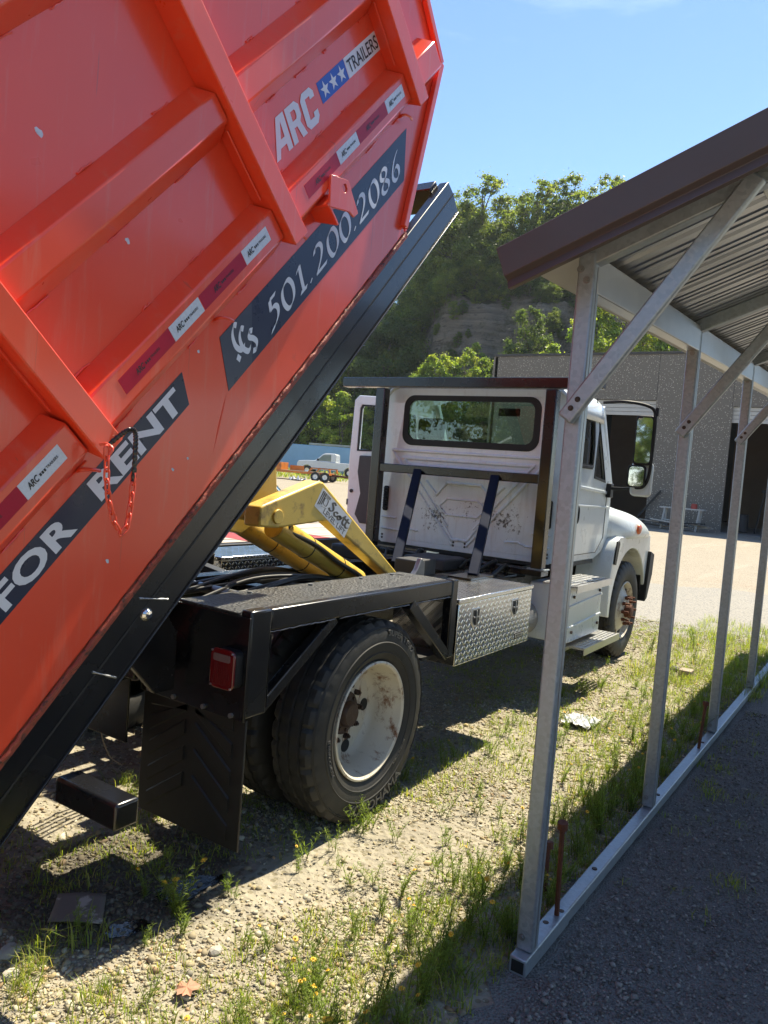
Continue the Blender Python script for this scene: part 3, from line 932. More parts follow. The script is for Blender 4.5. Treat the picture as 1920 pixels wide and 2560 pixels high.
# ------------------------------------------------------------------ the truck under it
def tyre_mesh(w=0.27, Ro=0.517, n=160, smoothr=False):
    ys = [0.034, 0.010, 0.0, 0.004, 0.014, 0.019, 0.034, 0.062, 0.066, 0.076, 0.080, 0.126, 0.130]
    rs = [0.300, 0.335, 0.400, 0.450, 0.484, 0.497, Ro - .004, Ro, Ro, Ro, Ro, Ro, Ro]
    gr = [0, 0, 0, 0, 1, 1, 1, 0, 2, 2, 0, 0, 2]
    ys = ys + [w - y for y in reversed(ys)]
    rs = rs + list(reversed(rs))
    gr = gr + list(reversed(gr))
    m = len(ys)
    a = np.arange(n) * 2 * np.pi / n
    V = np.zeros((m, n, 3))
    for j in range(m):
        r = np.full(n, rs[j])
        i = np.arange(n)
        if not smoothr:
            if gr[j] == 1:
                r = r - np.where(i % 5 == 0, 0.017, 0)
            elif gr[j] == 0 and rs[j] > 0.51:
                r = r - np.where((i + j) % 4 == 0, 0.009, 0)
        if gr[j] == 2:
            r = r - 0.013
        V[j, :, 0] = r * np.cos(a)
        V[j, :, 1] = ys[j] + (0.004 * np.sin(i * np.pi / 2) if gr[j] == 2 else 0)
        V[j, :, 2] = r * np.sin(a)
    F = []
    for j in range(m - 1):
        i = np.arange(n)
        F.append(np.stack([j * n + i, j * n + (i + 1) % n, (j + 1) * n + (i + 1) % n, (j + 1) * n + i], 1))
    me = mesh_np('tyre', V.reshape(-1, 3), np.concatenate(F))
    me.materials.append(M['rubber'])
    me.polygons.foreach_set('use_smooth', [True] * len(me.polygons))
    me.set_sharp_from_angle(angle=R(30))
    return me

def arc_text(mb, s, radius, size, a_mid, cx, y, cz, flip=False, bold=0.01, spread=1.0):
    """raised lettering round a sidewall (axis along y, seen from -y)"""
    v, f, asp = text_geo(s, bold)
    out = []
    for (u, q) in v:
        if flip:
            ang = a_mid + (u - asp / 2) * size * spread / radius
            rr = radius - size / 2 + (1 - q) * 0 + q * -0 + (-(q - 0.5)) * size + size / 2
        else:
            ang = a_mid - (u - asp / 2) * size * spread / radius
            rr = radius + (q - 0.5) * size
        out.append((cx + rr * math.cos(ang), y, cz + rr * math.sin(ang)))
    n = len(out)
    from collections import Counter
    cnt = Counter()
    for q in f:
        for a, b in zip(q, q[1:] + q[:1]):
            cnt[(min(a, b), max(a, b))] += 1
    sides = [(a, b, n + b, n + a) for (a, b), k in cnt.items() if k == 1]
    mb.add(out + [(x, yy + 0.009, z) for x, yy, z in out], list(f) + sides)

def build_truck():
    t = thing('roll_off_truck', 'white cab truck with black deck, yellow hoist and toolbox carrying the tipped container', 'truck', (1.5, 1.22, 0))
    # ---------------- wheels
    tm = tyre_mesh()
    tm_in = tm
    def rear_wheel(y0, mirror, front=False, cx=0.0):
        """outer face at y0, growing towards +y (or -y when mirrored)"""
        w = bpy.data.objects.new('wheel', tm)
        COL.objects.link(w)
        w.parent = t
        w.matrix_parent_inverse = Matrix.Translation(-t.location)
        s = -1 if mirror else 1
        w.location = (cx, y0, 0.513)
        w.rotation_euler = (0, R(random.uniform(0, 60)), math.pi if mirror else 0)
        return w
    def child(mb, name, mat, par, **kw):
        o = mb.build(name, mat, None, **kw)
        o.parent = par
        o.matrix_parent_inverse = par.matrix_basis.inverted() @ Matrix.Translation(t.location * 0)
        return o
    def rim_deep(par, cx, y0, s):
        mb = MB()
        Z = 0.513
        mb.lathe([(0.303, .036), (0.306, .016), (0.296, .012), (0.286, .022), (0.283, .06), (0.272, .09), (0.270, .175), (0.262, .200), (0.245, .215), (0.150, .212), (0.10, .205), (0.0, .205)], (cx, y0, Z), (0, s, 0), 64)
        child(mb, 'rim', 'rim', par, smooth=True)
        mb = MB()
        for k in range(5):
            a = R(-145 + 72 * k)
            c = Vector((cx + .205 * math.cos(a), y0 + s * .2135, Z + .205 * math.sin(a)))
            mb.cyl(c + Vector((0, s * .01, 0)), c - Vector((0, s * .0035, 0)), 0.034, 20)
        child(mb, 'hand_hole', 'black_matte', par)
        mb = MB()
        mb.lathe([(0.0, .138), (0.055, .139), (0.066, .150), (0.07, .170), (0.10, .178), (0.112, .188), (0.115, .205)], (cx, y0, Z), (0, s, 0), 32)
        for k in range(10):
            a = 2 * math.pi * k / 10
            c = Vector((cx + .143 * math.cos(a), y0, Z + .143 * math.sin(a)))
            mb.cyl(c + Vector((0, s * .212, 0)), c + Vector((0, s * .187, 0)), 0.016, 6)
            mb.cyl(c + Vector((0, s * .19, 0)), c + Vector((0, s * .176, 0)), 0.009, 8)
            a2 = a + .3
            c = Vector((cx + .085 * math.cos(a2), y0, Z + .085 * math.sin(a2)))
            mb.cyl(c + Vector((0, s * .18, 0)), c + Vector((0, s * .166, 0)), 0.011, 6)
        child(mb, 'hub', 'hub', par, smooth=True)
    w = rear_wheel(0.0, False)
    rim_deep(w, 0.0, 0.0, 1)
    mb = MB()
    arc_text(mb, 'YOKOHAMA', 0.442, 0.050, R(-82), 0, -0.0035, 0.513, True, 0.012, 1.25)
    arc_text(mb, 'SUPER TY517', 0.455, 0.030, R(62), 0, -0.0008, 0.513, False, 0.008, 1.25)
    arc_text(mb, 'REGROOVABLE', 0.375, 0.017, R(196), 0, -0.002, 0.513, False, 0.006, 1.2)
    arc_text(mb, 'RADIAL TUBELESS', 0.36, 0.011, R(-40), 0, 0.0005, 0.513, True, 0.004, 1.2)
    tag(child(mb, 'sidewall_lettering', 'rubber_text', w, fixn=False), kind='stuff')
    mb = MB()
    for rr, yy in ((0.352, 0.0055), (0.405, -0.0015), (0.478, 0.010), (0.485, 0.0125)):
        mb.lathe([(rr - .004, yy + .002), (rr, yy - .0022), (rr + .004, yy + .002)], (0, 0, 0.513), (0, 1, 0), 96)
    child(mb, 'sidewall_ring', 'rubber', w, smooth=True)
    rear_wheel(0.335, False)
    wf = rear_wheel(2.44, True)
    rim_deep(wf, 0.0, 2.44, -1)
    rear_wheel(2.105, True)
    # front wheels
    for y0, mir in ((0.17, False), (2.27, True)):
        s = -1 if mir else 1
        w = rear_wheel(y0, mir, cx=5.02)
        Z, cx = 0.513, 5.02
        mb = MB()
        mb.lathe([(0.303, .036), (0.306, .014), (0.296, .010), (0.282, .024), (0.268, .055), (0.262, .070), (0.225, .052), (0.160, .012), (0.135, -.004), (0.090, -.006), (0.0, -.004)], (cx, y0, Z), (0, s, 0), 64)
        child(mb, 'rim', 'rim', w, smooth=True)
        mb = MB()
        for k in range(5):
            a = R(200 + 72 * k)
            c = Vector((cx + .222 * math.cos(a), y0 + s * .050, Z + .222 * math.sin(a)))
            mb.cyl(c + Vector((0, s * .02, 0)), c - Vector((0, s * .003, 0)), 0.030, 18)
        child(mb, 'hand_hole', 'black_matte', w)
        mb = MB()
        mb.lathe([(0.0, -.075), (0.06, -.07), (0.075, -.05), (0.078, -.004)], (cx, y0, Z), (0, s, 0), 24)
        for k in range(10):
            a = 2 * math.pi * k / 10
            c = Vector((cx + .142 * math.cos(a), y0, Z + .142 * math.sin(a)))
            mb.cyl(c + Vector((0, s * .0, 0)), c - Vector((0, s * .030, 0)), 0.020, 6)
            mb.cyl(c - Vector((0, s * .03, 0)), c - Vector((0, s * .075, 0)), 0.011, 8)
        child(mb, 'hub', 'rust', w)
    # ---------------- chassis
    for y in (0.79, 1.65):
        mb = MB(); mb.beam((-1.15, y, 0.875), (5.6, y, 0.875), 0.08, 0.25); mb.build('chassis_rail', 'black', t, 0.006)
        mb = MB(); mb.beam((-1.05, y, 1.006), (2.85, y, 1.006), 0.12, 0.012); mb.build('rail_cap', 'black', t, 0.002)
    for x in (-0.75, 0.55, 1.6, 2.6, 4.2):
        mb = MB(); mb.beam((x, 0.83, 0.88), (x, 1.61, 0.88), 0.10, 0.18); mb.build('cross_member', 'black', t, 0.005)
    mb = MB(); mb.cyl((0.12, 0.83, 0.965), (0.12, 1.61, 0.985), 0.030, 16); mb.build('torque_tube', 'steel', t, smooth=True)
    mb = MB(); mb.cyl((0, 0.30, 0.513), (0, 2.14, 0.513), 0.085, 20); mb.lathe([(0, -.2), (.12, -.18), (.19, -.08), (.2, 0), (.19, .08), (.12, .18), (0, .2)], (0.03, 1.22, 0.52), (1, 0, 0), 24)
    mb.build('rear_axle', 'black_matte', t, smooth=True)
    mb = MB(); mb.cyl((5.02, 0.35, 0.48), (5.02, 2.1, 0.48), 0.06, 14); mb.build('front_axle', 'black_matte', t, smooth=True)
    for y in (0.79, 1.65):
        mb = MB()
        for k in range(6):
            mb.box(-0.7 + k * .09, 0.7 - k * .09, y - .045, y + .045, 0.60 + k * .016, 0.614 + k * .016)
        mb.build('leaf_spring', 'black_matte', t)
    mb = MB(); mb.cyl((0.1, 1.22, 0.6), (3.4, 1.22, 0.78), 0.05, 14); mb.build('drive_shaft', 'black_matte', t, smooth=True)
    mb = MB(); mb.box(3.3, 5.4, 0.9, 1.55, 0.55, 1.2); mb.build('engine', 'black_matte', t, 0.03)
    mb = MB(); mb.box(2.2, 3.2, 2.0, 2.42, 0.42, 0.95); mb.build('fuel_tank', 'black_matte', t, 0.05)
    # ---------------- deck with fender frame, near and far
    def deck(sy):
        Y = (lambda y: y) if sy > 0 else (lambda y: 2.44 - y)
        zt = 1.172 if sy > 0 else 1.085
        a, b = sorted((Y(0.10), Y(0.42)))
        mb = MB(); mb.box(-0.97, 0.80, *sorted((Y(0.062), Y(0.42))), zt - 0.012, zt); mb.build('deck_plate', 'deck', t, 0.003)
        a, b = sorted((Y(-0.005), Y(0.62)))
        mb = MB(); mb.box(-0.978, -0.966, a, b, 0.735, zt - 0.013); mb.build('rear_plate', 'black', t, 0.002)
        mb = MB(); mb.beam((-0.843, Y(0.03), zt - 0.036), (0.728, Y(0.03), zt - 0.036), 0.055, 0.092); mb.build('side_rail', 'black', t, 0.009)
        mb = MB(); mb.beam((-0.906, Y(0.028), 0.745), (-0.906, Y(0.028), zt + 0.013), 0.062, 0.125, (1, 0, 0)); mb.build('fender_post', 'black', t, 0.009)
        mb = MB(); mb.beam((0.765, Y(0.03), 0.72), (0.765, Y(0.03), zt + 0.013), 0.060, 0.07, (1, 0, 0)); mb.build('fender_post', 'black', t, 0.008)
        mb = MB(); mb.beam((-0.86, Y(0.03), 0.762), (-0.385, Y(0.03), zt - 0.083), 0.05, 0.05); mb.build('fender_brace', 'black', t, 0.004)
        mb = MB(); mb.beam((0.285, Y(0.03), zt - 0.085), (0.735, Y(0.03), 0.735), 0.058, 0.062); mb.build('fender_brace', 'black', t, 0.004)
        a, b = sorted((Y(0.40), Y(0.412)))
        mb = MB(); mb.box(-0.96, 0.8, a, b, 1.0, zt - .013); mb.build('inner_skirt', 'black', t)
        mb = MB(); mb.box(0.56, 0.80, *sorted((Y(0.07), Y(0.6))), 0.72, 0.735); mb.build('brace_shelf', 'black_matte', t)
        for x in (-0.9, -0.2, 0.6):
            mb = MB(); mb.beam((x, Y(0.40), 1.02), (x, Y(0.76), 0.97), 0.08, 0.06); mb.build('outrigger', 'black_matte', t)
        for x0, x1, z0, z1 in ((-.86, -.40, 1.087, 1.094), (-.36, .26, 1.087, 1.094), (.32, .72, 1.087, 1.094)):
            if sy > 0:
                pts = [(x0 + (x1 - x0) * i / 24, Y(0.004), z0 - .0 + random.uniform(-.002, .002)) for i in range(25)]
                mb = MB(); mb.tube(pts, [random.uniform(.002, .005) for _ in pts], 6); mb.build('weld_bead', 'black', t, smooth=True)
        if sy > 0:
            pts = [(-0.842, 0.0, 0.77 + i * .018) for i in range(18)]
            mb = MB(); mb.tube(pts, [random.uniform(.002, .005) for _ in pts], 6); mb.build('weld_bead', 'black', t, smooth=True)
        # mud flap with moulded chevrons
        mb = MB(); mb.box(-0.95, -0.94, *sorted((Y(0.005), Y(0.625))), 0.185, 0.735)
        fl = mb.build('mud_flap', 'flap', t, 0.003)
        mb = MB()
        if sy > 0:
            for k in range(5):
                z = 0.24 + k * 0.115
                for s in (-1, 1):
                    y0, y1 = 0.32 + s * 0.03, 0.32 + s * 0.25
                    zt0, zt1 = min(z + 0.13, .70), z - 0.05 + 0.03
                    mb.add([(-0.956, y0, zt0), (-0.956, y1, max(zt1, .21)), (-0.956, y1, max(zt1 + .055, .24)), (-0.956, y0, min(zt0 + .055, .725)),
                            (-0.948, y0, zt0 - .01), (-0.948, y1, max(zt1, .21) - .01), (-0.948, y1, max(zt1 + .055, .24) + .01), (-0.948, y0, min(zt0 + .055, .725) + .008)],
                           [(0, 1, 2, 3), (0, 1, 5, 4), (1, 2, 6, 5), (2, 3, 7, 6), (3, 0, 4, 7)])
            mb.build('chevron', 'flap', fl)
            mb = MB()
            for y in (0.06, 0.22, 0.40, 0.56):
                mb.cyl((-0.99, y, 0.752), (-0.965, y, 0.752), 0.011, 6)
            mb.build('flap_bolt', 'steel', fl)
    deck(1)
    deck(-1)
    # tail lamp
    mb = MB(); mb.plate([rrect(0.014, 0.139, 0.872, 1.026, 0.026)], (-0.978, 0, 0), (0, 1, 0), (0, 0, 1), (-0.045, 0, 0)); tl = mb.build('tail_lamp', 'plastic', t, 0.004)
    mb = MB(); mb.plate([rrect(0.010, 0.143, 0.868, 1.030, 0.03)], (-1.0245, 0, 0), (0, 1, 0), (0, 0, 1), (-0.013, 0, 0)); mb.build('red_lens', 'lens_red', tl, 0.005)
    mb = MB(); mb.plate([rrect(0.031, 0.122, 0.980, 1.010, 0.008)], (-1.038, 0, 0), (0, 1, 0), (0, 0, 1), (-0.003, 0, 0)); mb.build('clear_lens', 'lens_clear', tl)
    mb = MB()
    for y in (0.022, 0.131):
        for z in (0.879, 1.019):
            mb.cyl((-1.038, y, z), (-1.0415, y, z), 0.0045, 8)
    tag(mb.build('lens_screw', 'alu', tl), kind='stuff')
    mb = MB()
    for k in range(10):
        mb.box(-1.0405, -1.0375, 0.028 + k * .0102, 0.0315 + k * .0102, 0.885, 0.972)
    tag(mb.build('lens_ridge', 'lens_red', tl), kind='stuff')
    # ---------------- toolbox (near and far)
    for near in (True, False):
        Y = (lambda y: y) if near else (lambda y: 2.44 - y)
        a, b = sorted((Y(0.0), Y(0.46)))
        mb = MB(); mb.box(0.828, 1.942, a, b, 0.655, 1.030); tb = mb.build('toolbox', 'tread', t, 0.004)
        a, b = sorted((Y(-0.008), Y(0.47)))
        mb = MB(); mb.box(0.818, 1.950, a, b, 1.033, 1.062); mb.build('lid', 'tread', tb, 0.005)
        if near:
            for x in (1.06, 1.655):
                mb = MB(); mb.plate([[(x - .055, .985), (x - .055, .90), (x - .02, .866), (x + .02, .866), (x + .055, .90), (x + .055, .985)]], (0, -0.004, 0), (1, 0, 0), (0, 0, 1), (0, .006, 0)); la = mb.build('latch', 'alu', tb, 0.002)
                mb = MB(); mb.plate([[(x - .042, .975), (x - .042, .905), (x - .016, .88), (x + .016, .88), (x + .042, .905), (x + .042, .975)]], (0, -0.0055, 0), (1, 0, 0), (0, 0, 1), (0, .001, 0))
                mb.build('latch_recess', 'black_matte', tb)
                mb = MB(); mb.box(x - .006, x + .006, -.012, -.005, .885, .972); mb.box(x - .036, x + .03, -.011, -.005, .925, .935)
                mb.build('latch_handle', 'steel', tb, 0.002)
            mb = MB(); mb.plate([rrect(1.69, 1.83, 0.700, 0.742, .012)], (0, -0.003, 0), (1, 0, 0), (0, 0, 1), (0, .004, 0)); mb.build('badge', 'vgrey', tb)
            mb = MB(); mb.plate([rrect(1.70, 1.82, 0.709, 0.733, .008)], (0, -0.004, 0), (1, 0, 0), (0, 0, 1), (0, .0008, 0)); mb.build('badge_plate', 'alu', tb)
            mb = MB(); put_text(mb, text_geo('BUYERS', 0.02, 0.2), 0.09, 0.014, lambda u, v: (1.713 + u, -0.0048, 0.714 + v)); mb.build('badge_lettering', 'vblack', tb, fixn=False)
    # ---------------- headache rack
    X = 2.93
    mb = MB(); mb.beam((X, -0.06, 2.630), (X, 2.54, 2.630), 0.10, 0.092); rk = mb.build('cab_guard', 'black', t, 0.008)
    for y in (0.365, 2.085):
        mb = MB(); mb.beam((X, y, 1.06), (X, y, 2.577), 0.10, 0.10, (1, 0, 0)); mb.build('upright', 'black', rk, 0.008)
    mb = MB(); mb.beam((X, 0.415, 1.82), (X, 2.035, 1.82), 0.08, 0.08); mb.build('mid_bar', 'black', rk, 0.008)
    for y in (0.82, 1.61):
        mb = MB(); mb.beam((X - .03, y, 1.80), (1.82, y - 0.40 if y < 1 else y - 0.52, 1.06), 0.075, 0.075); mb.build('slanted_leg', 'bluesteel', rk, 0.006)
    mb = MB(); mb.beam((X, 0.30, 1.03), (X, 2.14, 1.03), 0.16, 0.05); mb.build('rack_foot', 'black', rk, 0.004)
    mb = MB(); mb.box(X - .06, X + .06, .28, .44, 1.056, 1.066); mb.build('foot_plate', 'galv', rk)
    mb = MB(); mb.box(1.62, 1.98, 0.33, 0.52, 1.064, 1.078); mb.build('foot_plate', 'black', rk)
    mb = MB(); mb.box(1.1, 2.86, 0.52, 0.74, 0.98, 1.0); mb.build('catwalk', 'black', t)
    # ---------------- cab
    XR = 3.10
    win = rrect(0.535, 1.925, 2.065, 2.525, 0.10, 7)
    outer = [(0.30, 1.12), (0.34, 1.09), (2.09, 1.09), (2.13, 1.12), (2.135, 2.46), (2.115, 2.53), (2.07, 2.578), (1.99, 2.603), (1.22, 2.615), (0.44, 2.603), (0.36, 2.578), (0.315, 2.53), (0.295, 2.46)]
    mb = MB(); mb.plate([outer, win], (XR, 0, 0), (0, 1, 0), (0, 0, 1), (0.035, 0, 0)); cab = mb.build('cab', 'white', t, 0.012)
    mb = MB(); mb.plate([rrect(0.525, 1.935, 2.055, 2.535, 0.11, 7), rrect(0.585, 1.875, 2.115, 2.485, 0.075, 7)], (XR - 0.006, 0, 0), (0, 1, 0), (0, 0, 1), (0.012, 0, 0)); mb.build('window_seal', 'plastic', cab, 0.003)
    mb = MB(); mb.plate([rrect(0.545, 1.915, 2.075, 2.515, 0.09, 7)], (XR + 0.012, 0, 0), (0, 1, 0), (0, 0, 1), (0.004, 0, 0)); mb.build('rear_window', 'glass', cab)
    # roof shell
    rows = []
    for x, ins, dz in ((3.10, 0.018, -.012), (3.112, 0.006, -.003), (3.135, 0, 0), (3.4, 0, .012), (3.8, 0, .012), (4.0, .0, .0), (4.06, .02, -.03)):
        prof = [(0.285, 2.40), (0.283, 2.47), (0.305, 2.545), (0.355, 2.595), (0.44, 2.622), (0.8, 2.636), (1.22, 2.640)]
        prof = prof + [(2.44 - y, z) for y, z in reversed(prof[:-1])]
        rows.append([(x, 1.22 + (y - 1.22) * (1 - ins), z + dz * (1 if z > 2.5 else 0) - (ins * .3 if z > 2.5 else 0)) for y, z in prof])
    mb = MB(); mb.grid(rows); rf = mb.build('cab_roof', 'white', cab, smooth=True)
    sol = rf.modifiers.new('solid', 'SOLIDIFY'); sol.thickness = 0.025; sol.offset = -1 if False else 1
    # right side with door glass openings
    so = [(3.112, 1.10), (3.112, 2.44), (4.00, 2.44), (4.06, 2.40), (4.50, 1.80), (4.52, 1.30), (4.34, 1.16), (4.12, 1.10)]
    h1 = [(3.26, 1.99), (3.86, 1.985), (3.86, 2.18), (3.80, 2.40), (3.26, 2.40)]
    h2 = [(3.93, 1.885), (4.27, 1.855), (4.10, 2.15), (3.96, 2.375)]
    mb = MB(); mb.plate([so, h1, h2], (0, 0.282, 0), (1, 0, 0), (0, 0, 1), (0, 0.03, 0)); mb.build('side_panel', 'white', cab, 0.006)
    for hh in (h1, h2):
        mb = MB()
        cx_ = sum(p[0] for p in hh) / len(hh); cz_ = sum(p[1] for p in hh) / len(hh)
        big = [(cx_ + (x - cx_) * 1.05, cz_ + (z - cz_) * 1.06) for x, z in hh]
        mb.plate([big, [(cx_ + (x - cx_) * .93, cz_ + (z - cz_) * .94) for x, z in hh]], (0, 0.276, 0), (1, 0, 0), (0, 0, 1), (0, 0.012, 0)); mb.build('window_seal', 'plastic', cab)
        mb = MB(); mb.plate([hh], (0, 0.295, 0), (1, 0, 0), (0, 0, 1), (0, 0.003, 0)); mb.build('side_window', 'glass', cab)
    # door cut line, belt crease, handle, sill
    mb = MB()
    for a, b in (((3.20, 1.16), (3.20, 2.40)), ((4.36, 1.30), (4.36, 1.86)), ((3.20, 1.16), (4.16, 1.16)), ((4.16, 1.16), (4.36, 1.30))):
        mb.beam((a[0], 0.2805, a[1]), (b[0], 0.2805, b[1]), 0.006, 0.004, (0, 1, 0))
    mb.build('door_gap', 'black_matte', cab)
    mb = MB(); mb.beam((3.13, 0.277, 1.80), (4.45, 0.277, 1.74), 0.016, 0.030); mb.beam((3.13, 0.279, 1.62), (4.45, 0.279, 1.60), 0.010, 0.02)
    mb.build('belt_crease', 'white', cab, 0.006)
    mb = MB(); mb.box(3.25, 3.84, 0.27, 0.283, 1.955, 1.985); mb.build('belt_trim', 'plastic', cab, 0.004)
    mb = MB(); mb.plate([rrect(3.385, 3.475, 1.40, 1.67, 0.04)], (0, 0.282, 0), (1, 0, 0), (0, 0, 1), (0, -0.012, 0)); hd = mb.build('door_handle', 'plastic', cab, 0.005)
    mb = MB(); mb.tube(spline([(3.43, .27, 1.44), (3.43, .235, 1.47), (3.43, .228, 1.54), (3.43, .235, 1.60), (3.43, .27, 1.63)], 5), 0.012, 8); mb.build('grip', 'plastic', cab, smooth=True)
    mb = MB(); mb.box(3.112, 4.12, 0.285, 2.15, 1.06, 1.098); mb.build('cab_floor', 'black_matte', cab)
    mb = MB(); mb.box(3.12, 4.14, 0.288, 0.34, 1.078, 1.105); mb.build('sill', 'white', cab, 0.006)
    # left rear pillar, cowl, windscreen
    mb = MB(); mb.plate([[(3.112, 1.10), (3.112, 2.44), (3.26, 2.44), (3.22, 1.10)]], (0, 2.128, 0), (1, 0, 0), (0, 0, 1), (0, 0.03, 0)); mb.build('left_pillar', 'white', cab, 0.004)
    mb = MB(); mb.plate([[(4.3, 1.10), (4.3, 1.85), (4.52, 1.80), (4.52, 1.2)]], (0, 2.128, 0), (1, 0, 0), (0, 0, 1), (0, 0.03, 0)); mb.build('left_cowl', 'white', cab, 0.004)
    for y in (0.31, 2.13):
        mb = MB(); mb.beam((4.05, y, 2.56), (4.52, y, 1.80), 0.05, 0.06); mb.build('front_pillar', 'white', cab, 0.01)
    mb = MB(); mb.add([(4.06, .33, 2.57), (4.06, 2.11, 2.57), (4.53, 2.11, 1.80), (4.53, .33, 1.80)], [(0, 1, 2, 3)]); mb.build('windscreen', 'glass_clear', cab)
    mb = MB(); mb.box(4.20, 4.54, .33, 2.11, 1.55, 1.83); mb.build('dashboard', 'darkgrey', cab, 0.04)
    mb = MB(); mb.box(4.42, 4.54, .31, 2.13, 1.1, 1.56); mb.build('firewall', 'darkgrey', cab)
    # seats
    def seat(y0, y1, head):
        mb = MB(); mb.box(3.28, 3.44, y0, y1, 1.45, 2.10); mb.box(3.30, 3.80, y0, y1, 1.38, 1.54)
        if head:
            mb.box(3.29, 3.40, y0 + .12, y1 - .12, 2.12, 2.34)
        return mb.build('seat', 'seat', cab, 0.045, seg=3)
    seat(1.50, 2.02, True)
    seat(0.48, 1.40, False)
    mb = MB(); mb.box(3.98, 4.0, 1.12, 1.36, 2.44, 2.52); mb.build('inner_mirror', 'plastic', cab, 0.01)
    mb = MB(); mb.tube([(4.12 + .0 * i, 1.75 + .2 * math.cos(a), 1.86 + .2 * math.sin(a)) for i, a in enumerate(np.linspace(0, 2 * math.pi, 25)[:-1])], 0.014, 8, True); mb.build('steering_wheel', 'plastic', cab, smooth=True)
    # stamped rear panel: cross ridges and hexagon pressings, chipped
    ridge = MB()
    def rl(pts, w=0.032, h=0.016):
        for a, b in zip(pts[:-1], pts[1:]):
            p, q = Vector((XR - .001, a[0], a[1])), Vector((XR - .001, b[0], b[1]))
            d = (q - p).normalized()
            s = Vector((-1, 0, 0)).cross(d)
            vs = []
            for c in (p - d * w * .3, q + d * w * .3):
                vs += [tuple(c + s * w * .5), tuple(c + s * w * .22 + Vector((-h, 0, 0))), tuple(c - s * w * .22 + Vector((-h, 0, 0))), tuple(c - s * w * .5)]
            ridge.add(vs, [(0, 1, 5, 4), (1, 2, 6, 5), (2, 3, 7, 6), (0, 3, 2, 1), (4, 5, 6, 7)])
    rl([(0.42, 2.00), (2.02, 2.00)]); rl([(0.55, 1.93), (1.9, 1.93)], .04); rl([(0.62, 1.865), (1.82, 1.865)])
    for a in (0, 1):
        f = (lambda y: y) if a == 0 else (lambda y: 2.44 - y)
        rl([(f(2.03), 1.99), (f(1.30), 1.16)], .035); rl([(f(1.92), 1.99), (f(1.22 + .0), 1.20 + .0)] if False else [(f(1.88), 1.92), (f(1.36), 1.32)], .025)
        rl([(f(1.62), 1.72), (f(1.50), 1.60), (f(1.40), 1.72), (f(1.22), 1.72)])
        rl([(f(1.46), 1.50), (f(1.38), 1.575), (f(1.22), 1.575)], .022); rl([(f(1.46), 1.50), (f(1.38), 1.425), (f(1.22), 1.425)], .022)
        rl([(f(1.40), 1.34), (f(1.30), 1.20), (f(1.22), 1.20)])
        rl([(f(2.09), 1.34), (f(1.93), 1.34)], .02); rl([(f(2.09), 1.23), (f(1.88), 1.22), (f(1.80), 1.25), (f(1.68), 1.24)], .02)
    ridge.build('pressed_ridge', 'white_chip', cab, 0.003)
    mb = MB(); mb.plate([[(1.95, 1.14), (2.0, 1.75), (1.72, 1.82), (0.72, 1.82), (0.44, 1.75), (0.49, 1.14)]], (XR - .003, 0, 0), (0, 1, 0), (0, 0, 1), (0.006, 0, 0)); mb.build('pressed_panel', 'white_chip', cab, 0.002)
    mb = MB(); mb.plate([rrect(2.035, 2.095, 1.40, 1.645, .02)], (XR - .001, 0, 0), (0, 1, 0), (0, 0, 1), (-0.01, 0, 0)); vt = mb.build('vent', 'plastic', cab, 0.003)
    mb = MB(); mb.plate([rrect(0.345, 0.405, 1.40, 1.645, .02)], (XR - .001, 0, 0), (0, 1, 0), (0, 0, 1), (-0.01, 0, 0)); vt2 = mb.build('vent', 'plastic', cab, 0.003)
    for k in range(9):
        z = 1.42 + k * .0245
        mb = MB(); mb.add([(XR - .012, 2.041, z), (XR - .012, 2.089, z), (XR - .026, 2.089, z + .006), (XR - .026, 2.041, z + .006), (XR - .012, 2.041, z + .016), (XR - .012, 2.089, z + .016)], [(0, 1, 2, 3), (3, 2, 5, 4), (0, 3, 4), (1, 5, 2)]); mb.build('louvre', 'plastic', cab)
    mb = MB()
    for y in (2.08, 0.36, 1.16, 1.28):
        for z in (1.135, 1.165):
            mb.cyl((XR - .004, y, z + (.0 if y > 1.5 else .01)), (XR + .01, y, z + (.0 if y > 1.5 else .01)), 0.011, 10)
    mb.build('cab_bolt', 'darkgrey', cab)
    # open left door, hinged at the front
    dr = MB()
    dl = [(2.18, 0.95), (2.18, 1.9), (2.34, 2.62), (3.28, 2.655), (3.34, 2.60), (3.36, 1.9), (3.33, 1.0), (3.24, .93)]
    dh = [(2.42, 2.01), (2.50, 2.52), (3.22, 2.545), (3.245, 2.50), (3.25, 2.0)]
    dr.plate([dl, dh], (4.20, 0, 0), (0, 1, 0), (0, 0, 1), (0.07, 0, 0)); dr = dr.build('open_door', 'white', t, 0.012)
    mb = MB(); mb.plate([[(2.24, 1.16), (2.24, 1.96), (3.19, 1.945), (3.20, 1.75), (3.14, 1.5), (3.20, 1.25), (3.12, 1.15)]], (4.20, 0, 0), (0, 1, 0), (0, 0, 1), (-0.035, 0, 0)); mb.build('door_trim', 'darkgrey', dr, 0.012)
    mb = MB(); mb.plate([rrect(2.45, 2.95, 1.45, 1.75, .05)], (4.165, 0, 0), (0, 1, 0), (0, 0, 1), (-0.012, 0, 0)); mb.build('arm_rest', 'plastic', dr, 0.01)
    mb = MB(); mb.plate([dh, [(2.84 + (y - 2.84) * .95, 2.27 + (z - 2.27) * .93) for y, z in dh]], (4.195, 0, 0), (0, 1, 0), (0, 0, 1), (0.02, 0, 0)); mb.build('window_seal', 'plastic', dr)
    mb = MB(); mb.box(4.19, 4.21, 3.335, 3.345, 1.35, 1.42); mb.cyl((4.199, 3.285, 1.52), (4.185, 3.285, 1.52), .022, 12); mb.build('door_latch', 'black_matte', dr)
    mb = MB()
    for k in range(4):
        mb.box(4.19, 4.2, 2.4, 3.2, .98 + k * .035, .995 + k * .035)
    mb.build('door_rib', 'white', dr)
